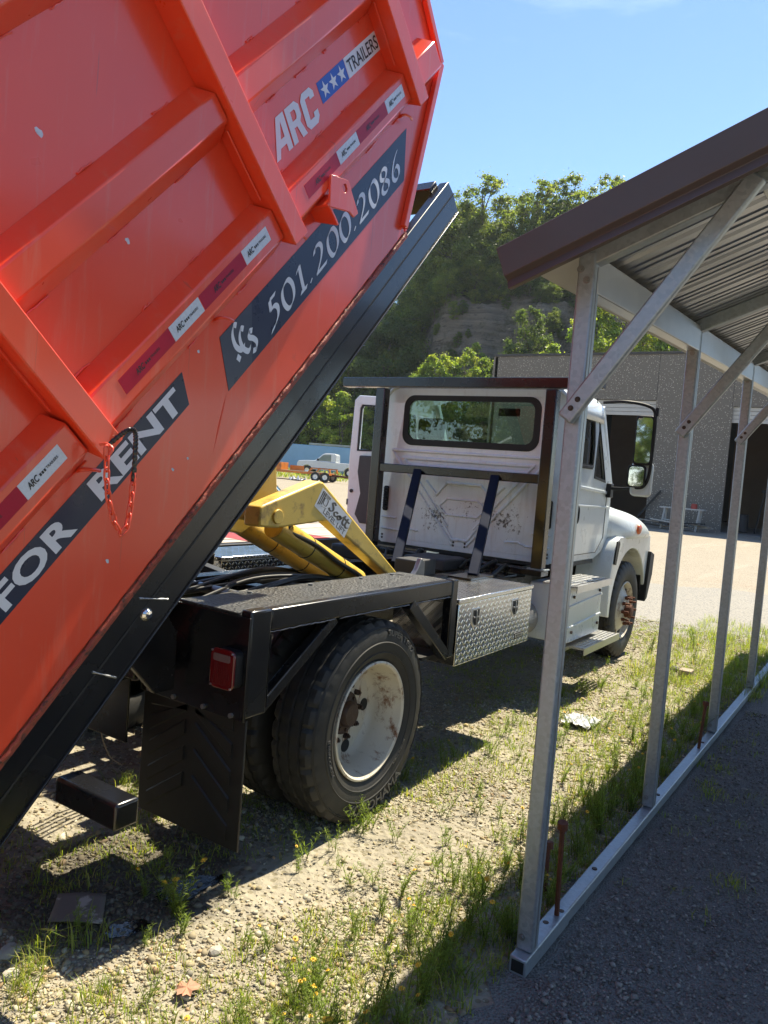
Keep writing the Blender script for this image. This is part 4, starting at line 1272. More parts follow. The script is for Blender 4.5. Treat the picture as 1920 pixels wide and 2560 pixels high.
    # ---------------- hood, fender
    rows = []
    for x, yo, zb, zt, zc in ((4.48, .285, 1.30, 1.62, 1.80), (4.56, .235, 1.28, 1.60, 1.79), (4.70, .160, 1.275, 1.57, 1.76), (4.90, .115, 1.285, 1.56, 1.72), (5.15, .100, 1.29, 1.53, 1.67), (5.40, .105, 1.285, 1.48, 1.61), (5.6, .13, 1.27, 1.41, 1.54), (5.76, .20, 1.25, 1.33, 1.46), (5.86, .5, 1.22, 1.27, 1.36)):
        h = [(yo + .03, zb), (yo, zb + .02), (yo + .005, zb + (zt - zb) * .45), (yo + .05, zb + (zt - zb) * .8), (yo + .14, zt + .01), (yo + .30, zt + .03), (.62 if yo < .4 else .8, zc - .03), (.9, zc), (1.22, zc + .02)]
        h = h + [(2.44 - y, z) for y, z in reversed(h[:-1])]
        rows.append([(x, y, z) for y, z in h])
    mb = MB(); mb.grid(rows); hood = mb.build('hood', 'white', t, smooth=True)
    sol = hood.modifiers.new('sub', 'SUBSURF'); sol.levels = 1; sol.render_levels = 2
    mb = MB(); mb.box(5.7, 5.86, .5, 1.94, .6, 1.3); mb.build('grille', 'plastic', hood, 0.03)
    for near in (True, False):
        Y = (lambda y: y) if near else (lambda y: 2.44 - y)
        arch = [(5.05 + .625 * math.cos(R(a)), .55 + .625 * math.sin(R(a))) for a in range(8, 186, 7)]
        lp = [(5.72, .62)] + [(5.80, 1.0), (5.74, 1.30), (4.58, 1.31), (4.47, 1.26), (4.38, 1.12), (4.33, .85), (4.345, .515), (4.43, .50)] + list(reversed(arch))
        mb = MB(); mb.plate([lp], (0, Y(0.165), 0), (1, 0, 0), (0, 0, 1), (0, 0.36 if near else -0.36, 0)); fn = mb.build('fender', 'white', t, 0.02, seg=3)
        if near:
            mb = MB()
            mb.plate([[(4.40, 1.04), (4.47, 1.03), (4.54, 1.24), (4.52, 1.27), (4.44, 1.27)]], (0, 0.163, 0), (1, 0, 0), (0, 0, 1), (0, -.012, 0)); mb.build('side_vent', 'plastic', fn, 0.004)
            mb = MB(); mb.lathe([(0, -.035), (.03, -.032), (.05, -.02), (.058, 0)], (5.02, .118, 1.385), (0, 1, 0), 20)
            mk = mb.build('marker_lamp', 'amber', hood, smooth=True)
            mb = MB(); mb.box(5.60, 5.72, .2, .5, .62, 1.3); mb.build('splash_liner', 'black_matte', fn)
            mb = MB(); mb.plate([[(5.70, 1.12), (5.86, 1.08), (5.84, .85), (5.70, .58), (5.62, .55)]], (0, .13, 0), (1, 0, 0), (0, 0, 1), (0, .4, 0)); mb.build('bumper_end', 'black_matte', fn, 0.01)
    # ---------------- mirror
    def rot_plate(c, w, h, ang, dep, r=.03):
        ex = Vector((math.sin(ang), -math.cos(ang), 0)); nz = Vector((-math.cos(ang), -math.sin(ang), 0))
        mb = MB(); mb.plate([rrect(-w / 2, w / 2, -h / 2, h / 2, r)], Vector(c), ex, (0, 0, 1), -nz * dep)
        return mb, nz
    c = Vector((4.2, -0.07, 2.27))
    mb, nz = rot_plate(c, 0.165, 0.47, R(8), 0.07); mr = mb.build('mirror', 'plastic', t, 0.012)
    mb, _ = rot_plate(c + nz * .004, 0.14, 0.43, R(8), 0.002); mb.build('mirror_glass', 'mirror', mr)
    c2 = Vector((4.19, -0.035, 1.925))
    mb, nz = rot_plate(c2, 0.165, 0.215, R(12), 0.07); mb.build('convex_mirror', 'plastic', mr, 0.014)
    mb, _ = rot_plate(c2 + nz * .004, 0.135, 0.185, R(12), 0.002); mb.build('convex_glass', 'mirror', mr)
    mb, _ = rot_plate(c2 + Vector((.075, -.03, -.02)), 0.20, 0.34, R(8), 0.06, .05); mb.build('mirror_shell', 'white', mr, 0.02)
    mb = MB(); mb.tube(spline([(4.02, .29, 2.60), (4.05, .1, 2.615), (4.16, -.06, 2.60), (4.2, -.14, 2.555), (4.22, -.155, 2.45), (4.24, -.15, 2.2), (4.24, -.14, 1.95), (4.24, -.10, 1.84), (4.27, -.02, 1.815), (4.33, .12, 1.80), (4.36, .29, 1.795)], 8), 0.016, 10); mb.build('mirror_arm', 'plastic', mr, smooth=True)
    mb = MB(); mb.box(4.32, 4.42, .235, .285, 1.70, 1.84); mb.build('arm_bracket', 'plastic', mr, 0.01)
    mb = MB(); mb.tube([(3.86, .30, 2.62), (3.90, .27, 2.42), (3.93, .262, 2.2)], 0.004, 6); mb.cyl((4.22, -.165, 2.50), (4.22, -.165, 2.58), .016, 10); mb.build('antenna', 'plastic', mr)
    # ---------------- step box and exhaust
    mb = MB(); mb.box(2.92, 3.78, 0.06, 0.42, 0.47, 0.955); sb = mb.build('step_box', 'white', t, 0.015)
    for z in (0.62, 0.80):
        mb = MB(); mb.beam((2.93, 0.058, z - .02), (3.78, 0.058, z + .02), 0.012, 0.022); mb.build('dent_fold', 'white', sb, 0.005)
    mb = MB()
    for x in (3.02, 3.70):
        for z in (0.56, 0.86):
            mb.cyl((x, .062, z), (x, .046, z), 0.014, 6)
    mb.build('box_bolt', 'hub', sb)
    def tread(x0, x1, y0, y1, z, nm):
        mb = MB()
        xs = np.linspace(x0, x1, 15); ys = np.linspace(y0, y1, 6)
        for i in range(14):
            mb.box(xs[i] - .008, xs[i] + .008, y0, y1, z - .012, z)
        mb.box(xs[-1] - .008, xs[-1] + .008, y0, y1, z - .012, z)
        for j in range(6):
            mb.box(x0, x1, ys[j] - .010, ys[j] + .010, z - .010, z + .003)
        mb.box(x0 - .01, x1 + .01, y0 - .012, y0 - .004, z - .055, z + .006)
        return mb.build(nm, 'alu', sb)
    tread(2.88, 3.80, -0.005, 0.28, 0.968, 'upper_step')
    tread(3.05, 4.02, -0.055, 0.13, 0.435, 'lower_step')
    mb = MB(); mb.beam((2.95, .10, .425), (3.9, .10, .425), .06, .03); mb.build('step_bracket', 'steel', sb)
    mb = MB(); mb.lathe([(0, 0), (.10, .0), (.145, .03), (.15, .05), (.15, .62), (.12, .66), (0, .66)], (2.18, .42, .66), (1, 0, 0), 24); ex = mb.build('exhaust_can', 'steel', t, smooth=True)
    mb = MB(); mb.tube(spline([(2.0, .44, .56), (2.08, .44, .58), (2.16, .42, .64), (2.22, .42, .66)], 5), .055, 12); mb.build('exhaust_pipe', 'rust', ex, smooth=True)
    mb = MB(); mb.tube(spline([(1.98, .55, .95), (2.1, .5, .8), (2.2, .6, .7), (2.5, .62, .9)], 6), .03, 8); mb.tube(spline([(2.0, .35, .98), (2.3, .40, .86), (2.7, .5, .95)], 6), .018, 8); mb.build('air_line', 'hose', t, smooth=True)
    # ---------------- hoist
    prof = [(-0.085, 1.535), (-0.055, 1.548), (0.42, 1.695), (0.46, 1.69), (1.385, 1.075), (1.36, 1.02), (0.54, 1.455), (0.07, 1.415), (-0.085, 1.425)]
    for y0, y1 in ((0.80, 0.92), (1.50, 1.62)):
        mb = MB(); mb.prism(prof, y0, y1); ho = mb.build('hoist_arm', 'yellow', t, 0.012)
        mb = MB(); mb.cyl((0.06, y0 - .012, 1.482), (0.06, y1 + .012, 1.482), 0.042, 20); mb.build('pivot_pin', 'yellow', ho, 0.004)
        if y0 < 1:
            mb = MB(); mb.plate([[(0.0, 0.0), (0.385, 0.0), (0.385, 0.165), (0.0, 0.165)]], (0.385, y0 - .001, 1.545), Vector((math.cos(R(-32)), 0, math.sin(R(-32)))), Vector((math.sin(R(32)), 0, math.cos(R(32)))) * .80, (0, -.0012, 0)); lb = mb.build('maker_plate', 'vwhite', ho)
            e1, e2 = Vector((math.cos(R(-32)), 0, math.sin(R(-32)))), Vector((math.sin(R(32)), 0, math.cos(R(32)))) * .80
            o0 = Vector((0.385, y0 - .0032, 1.545))
            fnn = lambda u, v, z=0: tuple(o0 + e1 * u + e2 * v - Vector((0, z, 0)))
            mb = MB(); put_text(mb, text_geo('LEVEL LIFT', 0.012), 0.27, 0.042, lambda u, v: fnn(u + .095, v + .012)); mb.build('plate_lettering', 'vgrey', lb, fixn=False)
            mb = MB()
            sc = lambda st, x0, s: [[(x0 + u * s, 0.072 + v * s) for u, v in q] for q in st]
            L = [([[(.75, .95), (.45, 1.05), (.25, .85), (.55, .55), (.62, .25), (.3, .0), (.0, .15)]], .125, .075),
                 ([[(.6, .45), (.35, .5), (.1, .25), (.3, .0), (.65, .12)]], .185, .072), ([[(.35, .48), (.1, .25), (.3, .0), (.6, .2), (.35, .48), (.8, .4)]], .228, .072),
                 ([[(.3, 1.0), (.2, .2), (.45, .0), (.6, .1)], [(.0, .66), (.6, .7)]], .285, .075), ([[(.3, 1.0), (.2, .2), (.45, .0), (.75, .2)], [(.0, .66), (.7, .7)]], .322, .075)]
            for st, x0, s in L:
                pen(mb, sc(st, x0, s), lambda u, v, z: fnn(u, v, z), 0.016, 40, 0.0035, 6)
            for k in range(3):
                pen(mb, [[(.018 + k * .014, .03 + k * .01), (.020 + k * .016, .15)], [(.02, .15 - k * .012), (.11, .15 - k * .006)]], lambda u, v, z, k=k: fnn(u, v, z + k * .0001), .008, 20, .001)
            pen(mb, [[(.06, .07), (.095, .07), (.095, .12), (.06, .12), (.06, .07)], [(.05, .04), (.11, .06)]], lambda u, v, z: fnn(u, v, z + .0004), .006, 20, .001)
            mb.build('plate_script', 'vgrey', lb, fixn=False)
    mb = MB(); mb.cyl((0.06, .92, 1.482), (0.06, 1.5, 1.482), .045, 18); mb.build('hoist_cross_tube', 'yellow', t, smooth=True)
    for y in (1.03, 1.34):
        mb = MB(); mb.cyl((0.30, y, 1.40), (1.22, y, 1.00), .075, 22); cy = mb.build('lift_cylinder', 'yellow', t, smooth=True)
        mb = MB()
        for s_ in (.35, .72):
            p = Vector((0.30, y, 1.40)).lerp(Vector((1.22, y, 1.0)), s_)
            d = Vector((.92, 0, -.4)).normalized()
            mb.cyl(p - d * .004, p + d * .004, .078, 22)
        mb.build('hose_band', 'black_matte', cy)
    mb = MB(); mb.cyl((0.30, 1.34, 1.84), (0.75, 1.34, 1.52), .032, 18); mb.build('chrome_rod', 'chrome', t, smooth=True)
    mb = MB(); mb.cyl((0.28, 1.42, 1.80), (0.75, 1.42, 1.46), .02, 14); mb.build('chrome_rod', 'chrome', t, smooth=True)
    mb = MB(); mb.prism([(0.05, 1.36), (0.16, 1.34), (0.47, 1.50), (0.40, 1.98), (0.10, 1.72)], 1.16, 1.30); mb.build('lift_link', 'yellow', t, 0.01)
    mb = MB(); mb.tube(spline([(0.42, .96, 1.44), (0.36, .97, 1.40), (0.40, .97, 1.36), (0.62, .95, 1.28), (0.85, .93, 1.16), (1.10, .92, 1.05), (1.16, .93, .98)], 8), .016, 10); mb.build('hydraulic_hose', 'hose', t, smooth=True)
    mb = MB()
    rq = random.Random(5)
    for k in range(9):
        y = .95 + .06 * k
        mb.tube(spline([(rq.uniform(-.35, .1), y, .97), (.35, y + rq.uniform(-.1, .1), 1.0 + rq.uniform(0, .06)), (.75, y + rq.uniform(-.1, .1), 1.02 + rq.uniform(-.03, .05)), (1.15, y, .98)], 7), rq.uniform(.010, .02), 8)
    mb.build('hydraulic_hose', 'hose', t, smooth=True)
    mb = MB()
    for k in range(5):
        y = .86 + .03 * k
        mb.tube(spline([(-.95, y, 1.0 + .01 * k), (-.7, y + .05, 1.02), (-.35, y + .12, 1.0), (-.05, y + .1, .985)], 6), .006, 6)
    mb.build('brake_line', 'steel', t, smooth=True)
    mb = MB(); mb.plate([[(1.36, 1.00), (1.40, 1.02), (1.50, 1.10), (1.545, 1.18), (1.60, 1.15), (1.60, 1.0)]], (0, .70, 0), (1, 0, 0), (0, 0, 1), (0, .04, 0)); mb.build('arm_cradle', 'steel', t, 0.006)
    mb = MB(); mb.box(1.75, 2.05, .86, 1.06, 1.0, 1.13); mb.build('valve_block', 'darkgrey', t, 0.01)
    # ---------------- tilt frame rails: folded channel with a seam, cross tubes
    for y0, y1 in ((0.172, 0.232), (2.208, 2.268)):
        mb = MB()
        pr = [(-1.62, 1.902), (2.93, 1.902), (2.945, 1.822), (2.93, 1.712), (-1.44, 1.712)]
        mb.plate([pr], K(0, 0, y0), Vector(K(1, 0, 0)), Vector(K(0, 1, 0)), (0, y1 - y0, 0))
        tr = mb.build('tilt_rail', 'black', t, 0.006)
        if y0 < 1:
            mb = MB(); mb.plate([[(-1.6, 1.818), (2.944, 1.818), (2.944, 1.826), (-1.6, 1.826)]], K(0, 0, y0 - .002), Vector(K(1, 0, 0)), Vector(K(0, 1, 0)), (0, .003, 0)); mb.build('rail_seam', 'black_matte', tr)
            mb = MB(); mb.plate([[(-1.6, 1.7135), (2.925, 1.7135), (2.925, 1.7220), (-1.6, 1.7220)]], K(0, 0, y0 - .010), Vector(K(1, 0, 0)), Vector(K(0, 1, 0)), (0, .011, 0)); mb.build('rail_lip', 'black', tr, 0.003)
    for tt in (-1.2, 0.0, 1.2, 2.2):
        mb = MB(); mb.beam(K(tt, 1.80, .232), K(tt, 1.80, 2.208), .10, .12, K(0, 1, 0)); mb.build('frame_tube', 'black', t, 0.006)
    mb = MB(); mb.beam(K(2.86, 1.86, .232), K(2.86, 1.86, 2.208), .09, .14, K(0, 1, 0)); mb.build('frame_tube', 'black', t, 0.006)
    mb = MB(); mb.plate([[(2.42, 1.955), (2.92, 1.905), (2.78, 2.10), (2.70, 2.12)]], K(0, 0, .42), Vector(K(1, 0, 0)), Vector(K(0, 1, 0)), (0, .012, 0)); mb.build('front_gusset', 'black', t, 0.003)
    mb = MB(); mb.plate([[(2.60, 1.905), (2.93, 1.905), (2.93, 1.93), (2.60, 1.98)]], K(0, 0, .45), Vector(K(1, 0, 0)), Vector(K(0, 1, 0)), (0, 1.4, 0)); mb.build('front_stop', 'black', t, 0.003)
    # stub tube on the rail, pivot lugs and pin, rear cross beam
    mb = MB(); mb.beam((-1.60, 0.232, 0.60), (-1.60, -0.10, 0.60), .095, .092); mb.build('stub_tube', 'black', t, 0.012, seg=3)
    mb = MB(); mb.beam((-1.06, 0.62, 0.85), (-1.06, 1.82, 0.85), .12, .12); mb.build('rear_beam', 'black', t, 0.008)
    mb = MB(); mb.box(-1.035, -1.023, 0.63, 1.81, 0.50, 1.10); mb.build('shade_plate', 'black', t, 0.003)  # plate added to keep the sun off the ground behind the truck
    mb = MB(); mb.beam((-1.10, 0.44, 0.90), (-1.10, 0.66, 0.90), .14, .10); mb.build('rear_bracket', 'black', t, 0.006)
    for y in (0.36, 0.70, 1.72, 2.06):
        mb = MB(); mb.prism([(-1.42, 1.12), (-1.36, 1.26), (-1.22, 1.30), (-1.02, 1.05), (-1.02, .80), (-1.12, .80)], y, y + .03); mb.build('pivot_lug', 'black', t, 0.004)
    mb = MB(); mb.cyl((-1.27, .33, 1.17), (-1.27, .76, 1.17), .045, 20); mb.cyl((-1.27, 1.68, 1.17), (-1.27, 2.12, 1.17), .045, 20); mb.build('pivot_pin', 'black', t, 0.004)
    # grease fitting on the rail face
    mb = MB(); mb.lathe([(0, -.02), (.015, -.018), (.024, -.008), (.026, 0)], K(-.04, 1.80, .172), (0, 1, 0), 16); mb.build('pin_cap', 'chrome', t, smooth=True)
    for (ta, na, tb_, nb_) in ((-.02, 1.87, .06, 1.76), (-.32, 1.84, -.28, 1.74)):
        mb = MB()
        pts = [K(ta + (tb_ - ta) * i / 12, na + (nb_ - na) * i / 12, .1695) for i in range(13)]
        mb.tube(pts, [random.uniform(.002, .005) for _ in pts], 6); mb.build('weld_bead', 'steel', t, smooth=True)
    # lines, battery box and brackets in the gap behind the cab
    for k in range(8):
        yy = .62 + .15 * k
        mb = MB(); mb.tube(spline([(2.55, yy, .98 + .02 * (k % 3)), (2.75, yy + rq.uniform(-.1, .1), 1.06 + rq.uniform(-.03, .06)), (3.0, yy + rq.uniform(-.12, .12), 1.0 + rq.uniform(-.05, .05)), (3.25, yy, .95)], 6), rq.uniform(.008, .02), 8); mb.build('air_line', 'hose', t, smooth=True)
    mb = MB(); mb.box(2.35, 2.75, .95, 1.35, .99, 1.09); mb.build('battery_box', 'darkgrey', t, .015)
    mb = MB(); mb.box(2.3, 2.6, 1.75, 2.1, .98, 1.10); mb.build('valve_cover', 'plastic', t, .02)
    for k, x in enumerate((-.6, -.15, .3, .62)):
        mb = MB(); mb.cyl((x, .36, 1.172), (x, .36, 1.181), .012, 8); mb.build('deck_bolt', 'steel', t)
    # loose wires below the beam
    mb = MB()
    for k in range(7):
        mb.tube(spline([(-.62 + rq.uniform(-.05, .05), 1.5, .72), (-.6 + rq.uniform(-.1, .1), 1.42 + rq.uniform(-.1, .1), .60), (-.55 + rq.uniform(-.1, .1), 1.36 + rq.uniform(-.1, .1), .62 + rq.uniform(-.1, .05)), (-.5 + rq.uniform(-.15, .1), 1.4, .60 + rq.uniform(-.1, .02))], 6), .0035, 6)
    mb.tube(spline([(-.58, 1.4, .58), (-.6, 1.38, .3), (-.55, 1.36, .12), (-.5, 1.3, .06)], 6), .0035, 6)
    mb.build('loose_wire', 'wire', t, smooth=True)
    mb = MB(); mb.box(-.75, -.73, 1.62, 1.95, .3, .9); mb.build('inner_flap', 'flap', t)
    return t
truck = build_truck()
# ------------------------------------------------------------------ metal carport
def build_carport():
    c = thing('carport', 'open galvanized steel carport with brown rake trim and knee braces beside the truck', 'carport', (3.5, -3.5, 0))
    yl = lambda x: -1.118 - 0.008 * x
    xs = [-0.565, 1.10, 2.82, 4.55, 6.28, 8.0]
    x0, x1 = -0.78, 8.3
    ye, yr, SL = -0.93, -4.40, 0.395
    RISE = 0.05
    zr = lambda y, x=-.57: 2.55 + (ye - y) * SL + RISE * (x + .57)          # underside of roof sheets
    T = 0.0635
    mb = MB(); mb.beam((-0.63, yl(-.6), 0.034), (x1, yl(x1), 0.034), 0.06, 0.06); br = mb.build('base_rail', 'galv', c, 0.006)
    mb = MB(); mb.beam((-0.645, yl(-.6), 0.034), (-0.20, yl(-.2), 0.034), 0.066, 0.066); mb.build('rail_sleeve', 'galv', br, 0.005)
    mb = MB(); mb.box(-0.6455, -0.6440, yl(-.6) - .024, yl(-.6) + .024, 0.012, 0.056); mb.build('open_end', 'black_matte', br)
    mb = MB()
    for x, dy in ((-.36, .008), (-.24, -.01), (.2, .0), (1.3, .0), (2.5, 0)):
        mb.cyl((x, yl(x) + dy, .0635), (x, yl(x) + dy, .0685), .012, 12)
    mb.build('rail_hole', 'hub', br)
    for i, x in enumerate(xs):
        y = yl(x)
        top = zr(y, x) - 0.012
        mb = MB(); mb.beam((x, y, 0.068), (x, y, top), T, T, (1, 0, 0)); po = mb.build('post', 'galv', c, 0.008, seg=3)
        # rolled groove down the side of the tube
        mb = MB(); mb.box(x - .004, x + .004, y - T / 2 - .0012, y - T / 2 + .001, .08, top - .05); mb.build('tube_seam', 'steel', po)
        mb = MB()
        zz = [(0.02, top - .06), (-.005, top - .10)] if i == 0 else [(.012, top - .05), (.004, top - .10), (.0, top - .16)]
        for dy, z in zz + [(0.01, .12)]:
            mb.cyl((x - T / 2, y + dy, z), (x - T / 2 - .003, y + dy, z), .013, 14)
            mb.cyl((x - T / 2 - .003, y + dy, z), (x - T / 2 - .010, y + dy, z), .0075, 6)
        tag(mb.build('screw', 'steel', po), kind='stuff')
        # rafter following the roof pitch
        mb = MB(); mb.beam((x, ye - 0.16, zr(ye - 0.16, x) - T / 2 - .002), (x, yr, zr(yr, x) - T / 2 - .002), T - .007, T); mb.build('rafter', 'galv', c, 0.006)
        mb = MB(); mb.beam((x, yr, zr(yr, x) - T / 2 - .002), (x, 2 * yr - ye + .16, zr(ye - .16, x) - T / 2 - .002), T, T); mb.build('rafter', 'galv', c, 0.006)
        # knee brace: flattened channel from post to rafter
        a = Vector((x - T / 2 - .020, y + 0.02, 2.02 + RISE * (x + .57))); b = Vector((x - T / 2 - .020, y - 0.53, 2.79 + RISE * (x + .57)))
        mb = MB(); mb.beam(a, b, .035, .062, (0, 1, 0)); kb = mb.build('knee_brace', 'galv', c, 0.008)
        mb = MB()
        for s in (.05, .09):
            p = a.lerp(b, s) + Vector((-.0175, .004, 0))
            mb.cyl(p, p + Vector((-.003, 0, 0)), .010, 12); mb.cyl(p, p + Vector((-.009, 0, 0)), .0055, 6)
        tag(mb.build('screw', 'hub', kb), kind='stuff')
        # far row of posts
        if i % 1 == 0:
            yy = 2 * yr - ye + .24
            mb = MB(); mb.beam((x, yy, 0.07), (x, yy, zr(ye - .24, x) - .02), T, T, (1, 0, 0)); mb.build('post', 'galv', c, 0.006)
    # longitudinal top plate, deep pale channel
    mb = MB(); mb.beam((x0 + .22, yl(0) + .004, 2.535), (x1, yl(8) + .004, 2.535 + RISE * (x1 + .57)), .064, .13); mb.build('top_rail', 'sheet', c, 0.004)
    for k in range(5):
        y = -1.65 - k * .62
        mb = MB(); mb.beam((x0 + .06, y, zr(y, x0) - .012), (x1, y, zr(y, x1) - .012), .05, .02); mb.build('purlin', 'sheet', c, 0.003)
    # ribbed roof sheets, ribs running up the slope
    pw = 0.914
    n = int((x1 - x0) / pw) + 1
    prof = []
    x = 0.0
    while x < pw - 1e-6:
        prof += [(x, 0), (x + .012, .020), (x + .034, .020), (x + .046, 0), (x + .105, 0), (x + .112, .006), (x + .128, .006), (x + .135, 0), (x + .168, 0), (x + .175, .006), (x + .191, .006), (x + .198, 0)]
        x += pw / 4
    prof.append((pw, 0))
    for k in range(n):
        xs0 = x0 + .012 + k * pw
        for off, mt in ((0.0, 'sheet'), (0.0012, 'brown')):
            for sgn in (1, -1):
                ya, yb = (ye, yr) if sgn > 0 else (2 * yr - ye, yr)
                rows = [[(min(xs0 + u, x1 + .3), yy, zr(ye, xs0 + u) + (zr(yr) - zr(ye)) * s + h + off) for u, h in prof] for yy, s in ((ya, 0), (yb, 1))]
                mb = MB(); mb.grid(rows); mb.build('roof_sheet' if off == 0 else 'roof_skin', mt, c, fixn=False)
    # eave underside strip, ground light painted as a pale tone; scalloped sheet ends above
    mb = MB()
    w = .145
    mb.add([(xx, ye - d, zr(ye - d, xx) - h) for h in (.004, .008) for xx, d in ((x0 + .04, .004), (x1, .004), (x1, w), (x0 + .04, w))],
           [(0, 1, 2, 3), (4, 5, 6, 7), (0, 1, 5, 4), (3, 2, 6, 7), (0, 3, 7, 4), (1, 2, 6, 5)])
    mb.build('soffit', 'ground_lit_trim', c)
    # rake trim: broad face, fold, narrow lip, up one slope and down the other
    ex = Vector((0, -math.cos(math.atan(SL)), math.sin(math.atan(SL))))
    ez = Vector((0, math.sin(math.atan(SL)), math.cos(math.atan(SL))))
    for sgn in (1, -1):
        e1 = ex if sgn > 0 else Vector((0, -ex.y, ex.z))
        e2 = ez if sgn > 0 else Vector((0, -ez.y, ez.z))
        o = Vector((x0, ye + .035, zr(ye) - .02)) if sgn > 0 else Vector((x0, 2 * yr - ye - .035, zr(ye) - .02))
        Ln = (ye - yr + .035) / math.cos(math.atan(SL)) + (0.02 if sgn > 0 else -0.03)
        pr = [(-.052, .050), (-.058, .046), (-.058, -.056), (-.040, -.070), (-.052, -.100), (-.030, -.102), (-.02, -.072), (-.036, -.052), (-.036, .046)]
        vs = [tuple(o + Vector((a, 0, 0)) + e2 * b) for a, b in pr] + [tuple(o + Vector((a, 0, 0)) + e2 * b + e1 * Ln) for a, b in pr]
        m = len(pr)
        mb = MB(); mb.add(vs, [(i, (i + 1) % m, m + (i + 1) % m, m + i) for i in range(m)] + [tuple(range(m)), tuple(range(m, 2 * m))])
        mb.build('rake_trim', 'brown', c, 0.002)
    return c
carport = build_carport()

def rods():
    def rod(p, q, label, r=.011):
        mb = MB()
        p, q = Vector(p), Vector(q)
        pts = [p.lerp(q, i / 30) for i in range(31)]
        mb.tube(pts, [r * (1.0 if i % 2 else .9) for i in range(31)], 8)
        d = (q - p).normalized()
        mb.cyl(q - d * .006, q + d * .022, .021, 10)
        tag(mb.build('anchor_rod', 'rust', None, smooth=True), label, 'anchor rod', 'rusty anchor rods along the carport rail')
    rod((-0.27, -1.12, 0.0), (-0.335, -1.13, 0.45), 'tall rusty anchor rod standing in the base rail beside the front carport post')
    rod((-0.05, -0.985, 0.0), (-0.02, -0.972, 0.20), 'short rusty anchor rod in the weeds, half hidden behind the front carport post')
    rod((2.34, -1.14, 0.0), (2.40, -1.15, 0.36), 'rusty anchor rod leaning beside the third carport post')
rods()
# ------------------------------------------------------------------ ground, hill, gravel
def az_r(x, y):
    return np.degrees(np.arctan2(y, x)), np.hypot(x, y)
def sstep(a, b, x):
    t = np.clip((x - a) / (b - a), 0, 1)
    return t * t * (3 - 2 * t)
def ground_z(x, y):
    az, r = az_r(np.asarray(x, float), np.asarray(y, float))
    w = sstep(27, 33, az) * (1 - sstep(70, 90, az))
    return w * np.interp(r, [28, 58, 66, 90], [0, .65, 1.10, 1.15])
_P = np.random.default_rng(3).random((64, 64))
def vnoise(x, y):
    xi, yi = np.floor(x).astype(int), np.floor(y).astype(int)
    fx, fy = x - xi, y - yi
    fx, fy = fx * fx * (3 - 2 * fx), fy * fy * (3 - 2 * fy)
    g = lambda a, b: _P[a % 64, b % 64]
    return (g(xi, yi) * (1 - fx) + g(xi + 1, yi) * fx) * (1 - fy) + (g(xi, yi + 1) * (1 - fx) + g(xi + 1, yi + 1) * fx) * fy
def fbm(x, y):
    return vnoise(x, y) + .5 * vnoise(x * 2.1 + 3, y * 2.1) + .25 * vnoise(x * 4.3, y * 4.3 + 7) - .87
def hill_z(x, y):
    az, r = az_r(np.asarray(x, float), np.asarray(y, float))
    r0 = 64 + 26 * sstep(29, 37, az)
    cliff = (1 - sstep(29, 34, az)) * sstep(4, 12, az)
    n1 = np.sin(x * .13 + 1.3 * np.sin(y * .07)) + np.sin(y * .17 + .8 * np.sin(x * .11))
    n2 = np.sin(x * .61 + y * .37) + np.sin(y * .83 - x * .29)
    fr = fbm(x * .32, y * .32) * 1.6 + fbm(x * 1.1 + 9, y * 1.1) * 0.9
    d = r - r0 - 1.3 * n1 - .5 * n2 - fr * sstep(9, 15, r - r0)
    za = np.interp(d, [-2, 0, 15, 17.5, 19.5, 22.5, 27, 60, 130], [-.3, .2, 8.0, 13, 16, 22, 24, 29, 34])
    zb = np.interp(d, [-2, 0, 20, 60, 130], [-.3, .2, 9, 24, 34])
    return za * cliff + zb * (1 - cliff) + ground_z(x, y) + .25 * n2 * (d > 3)

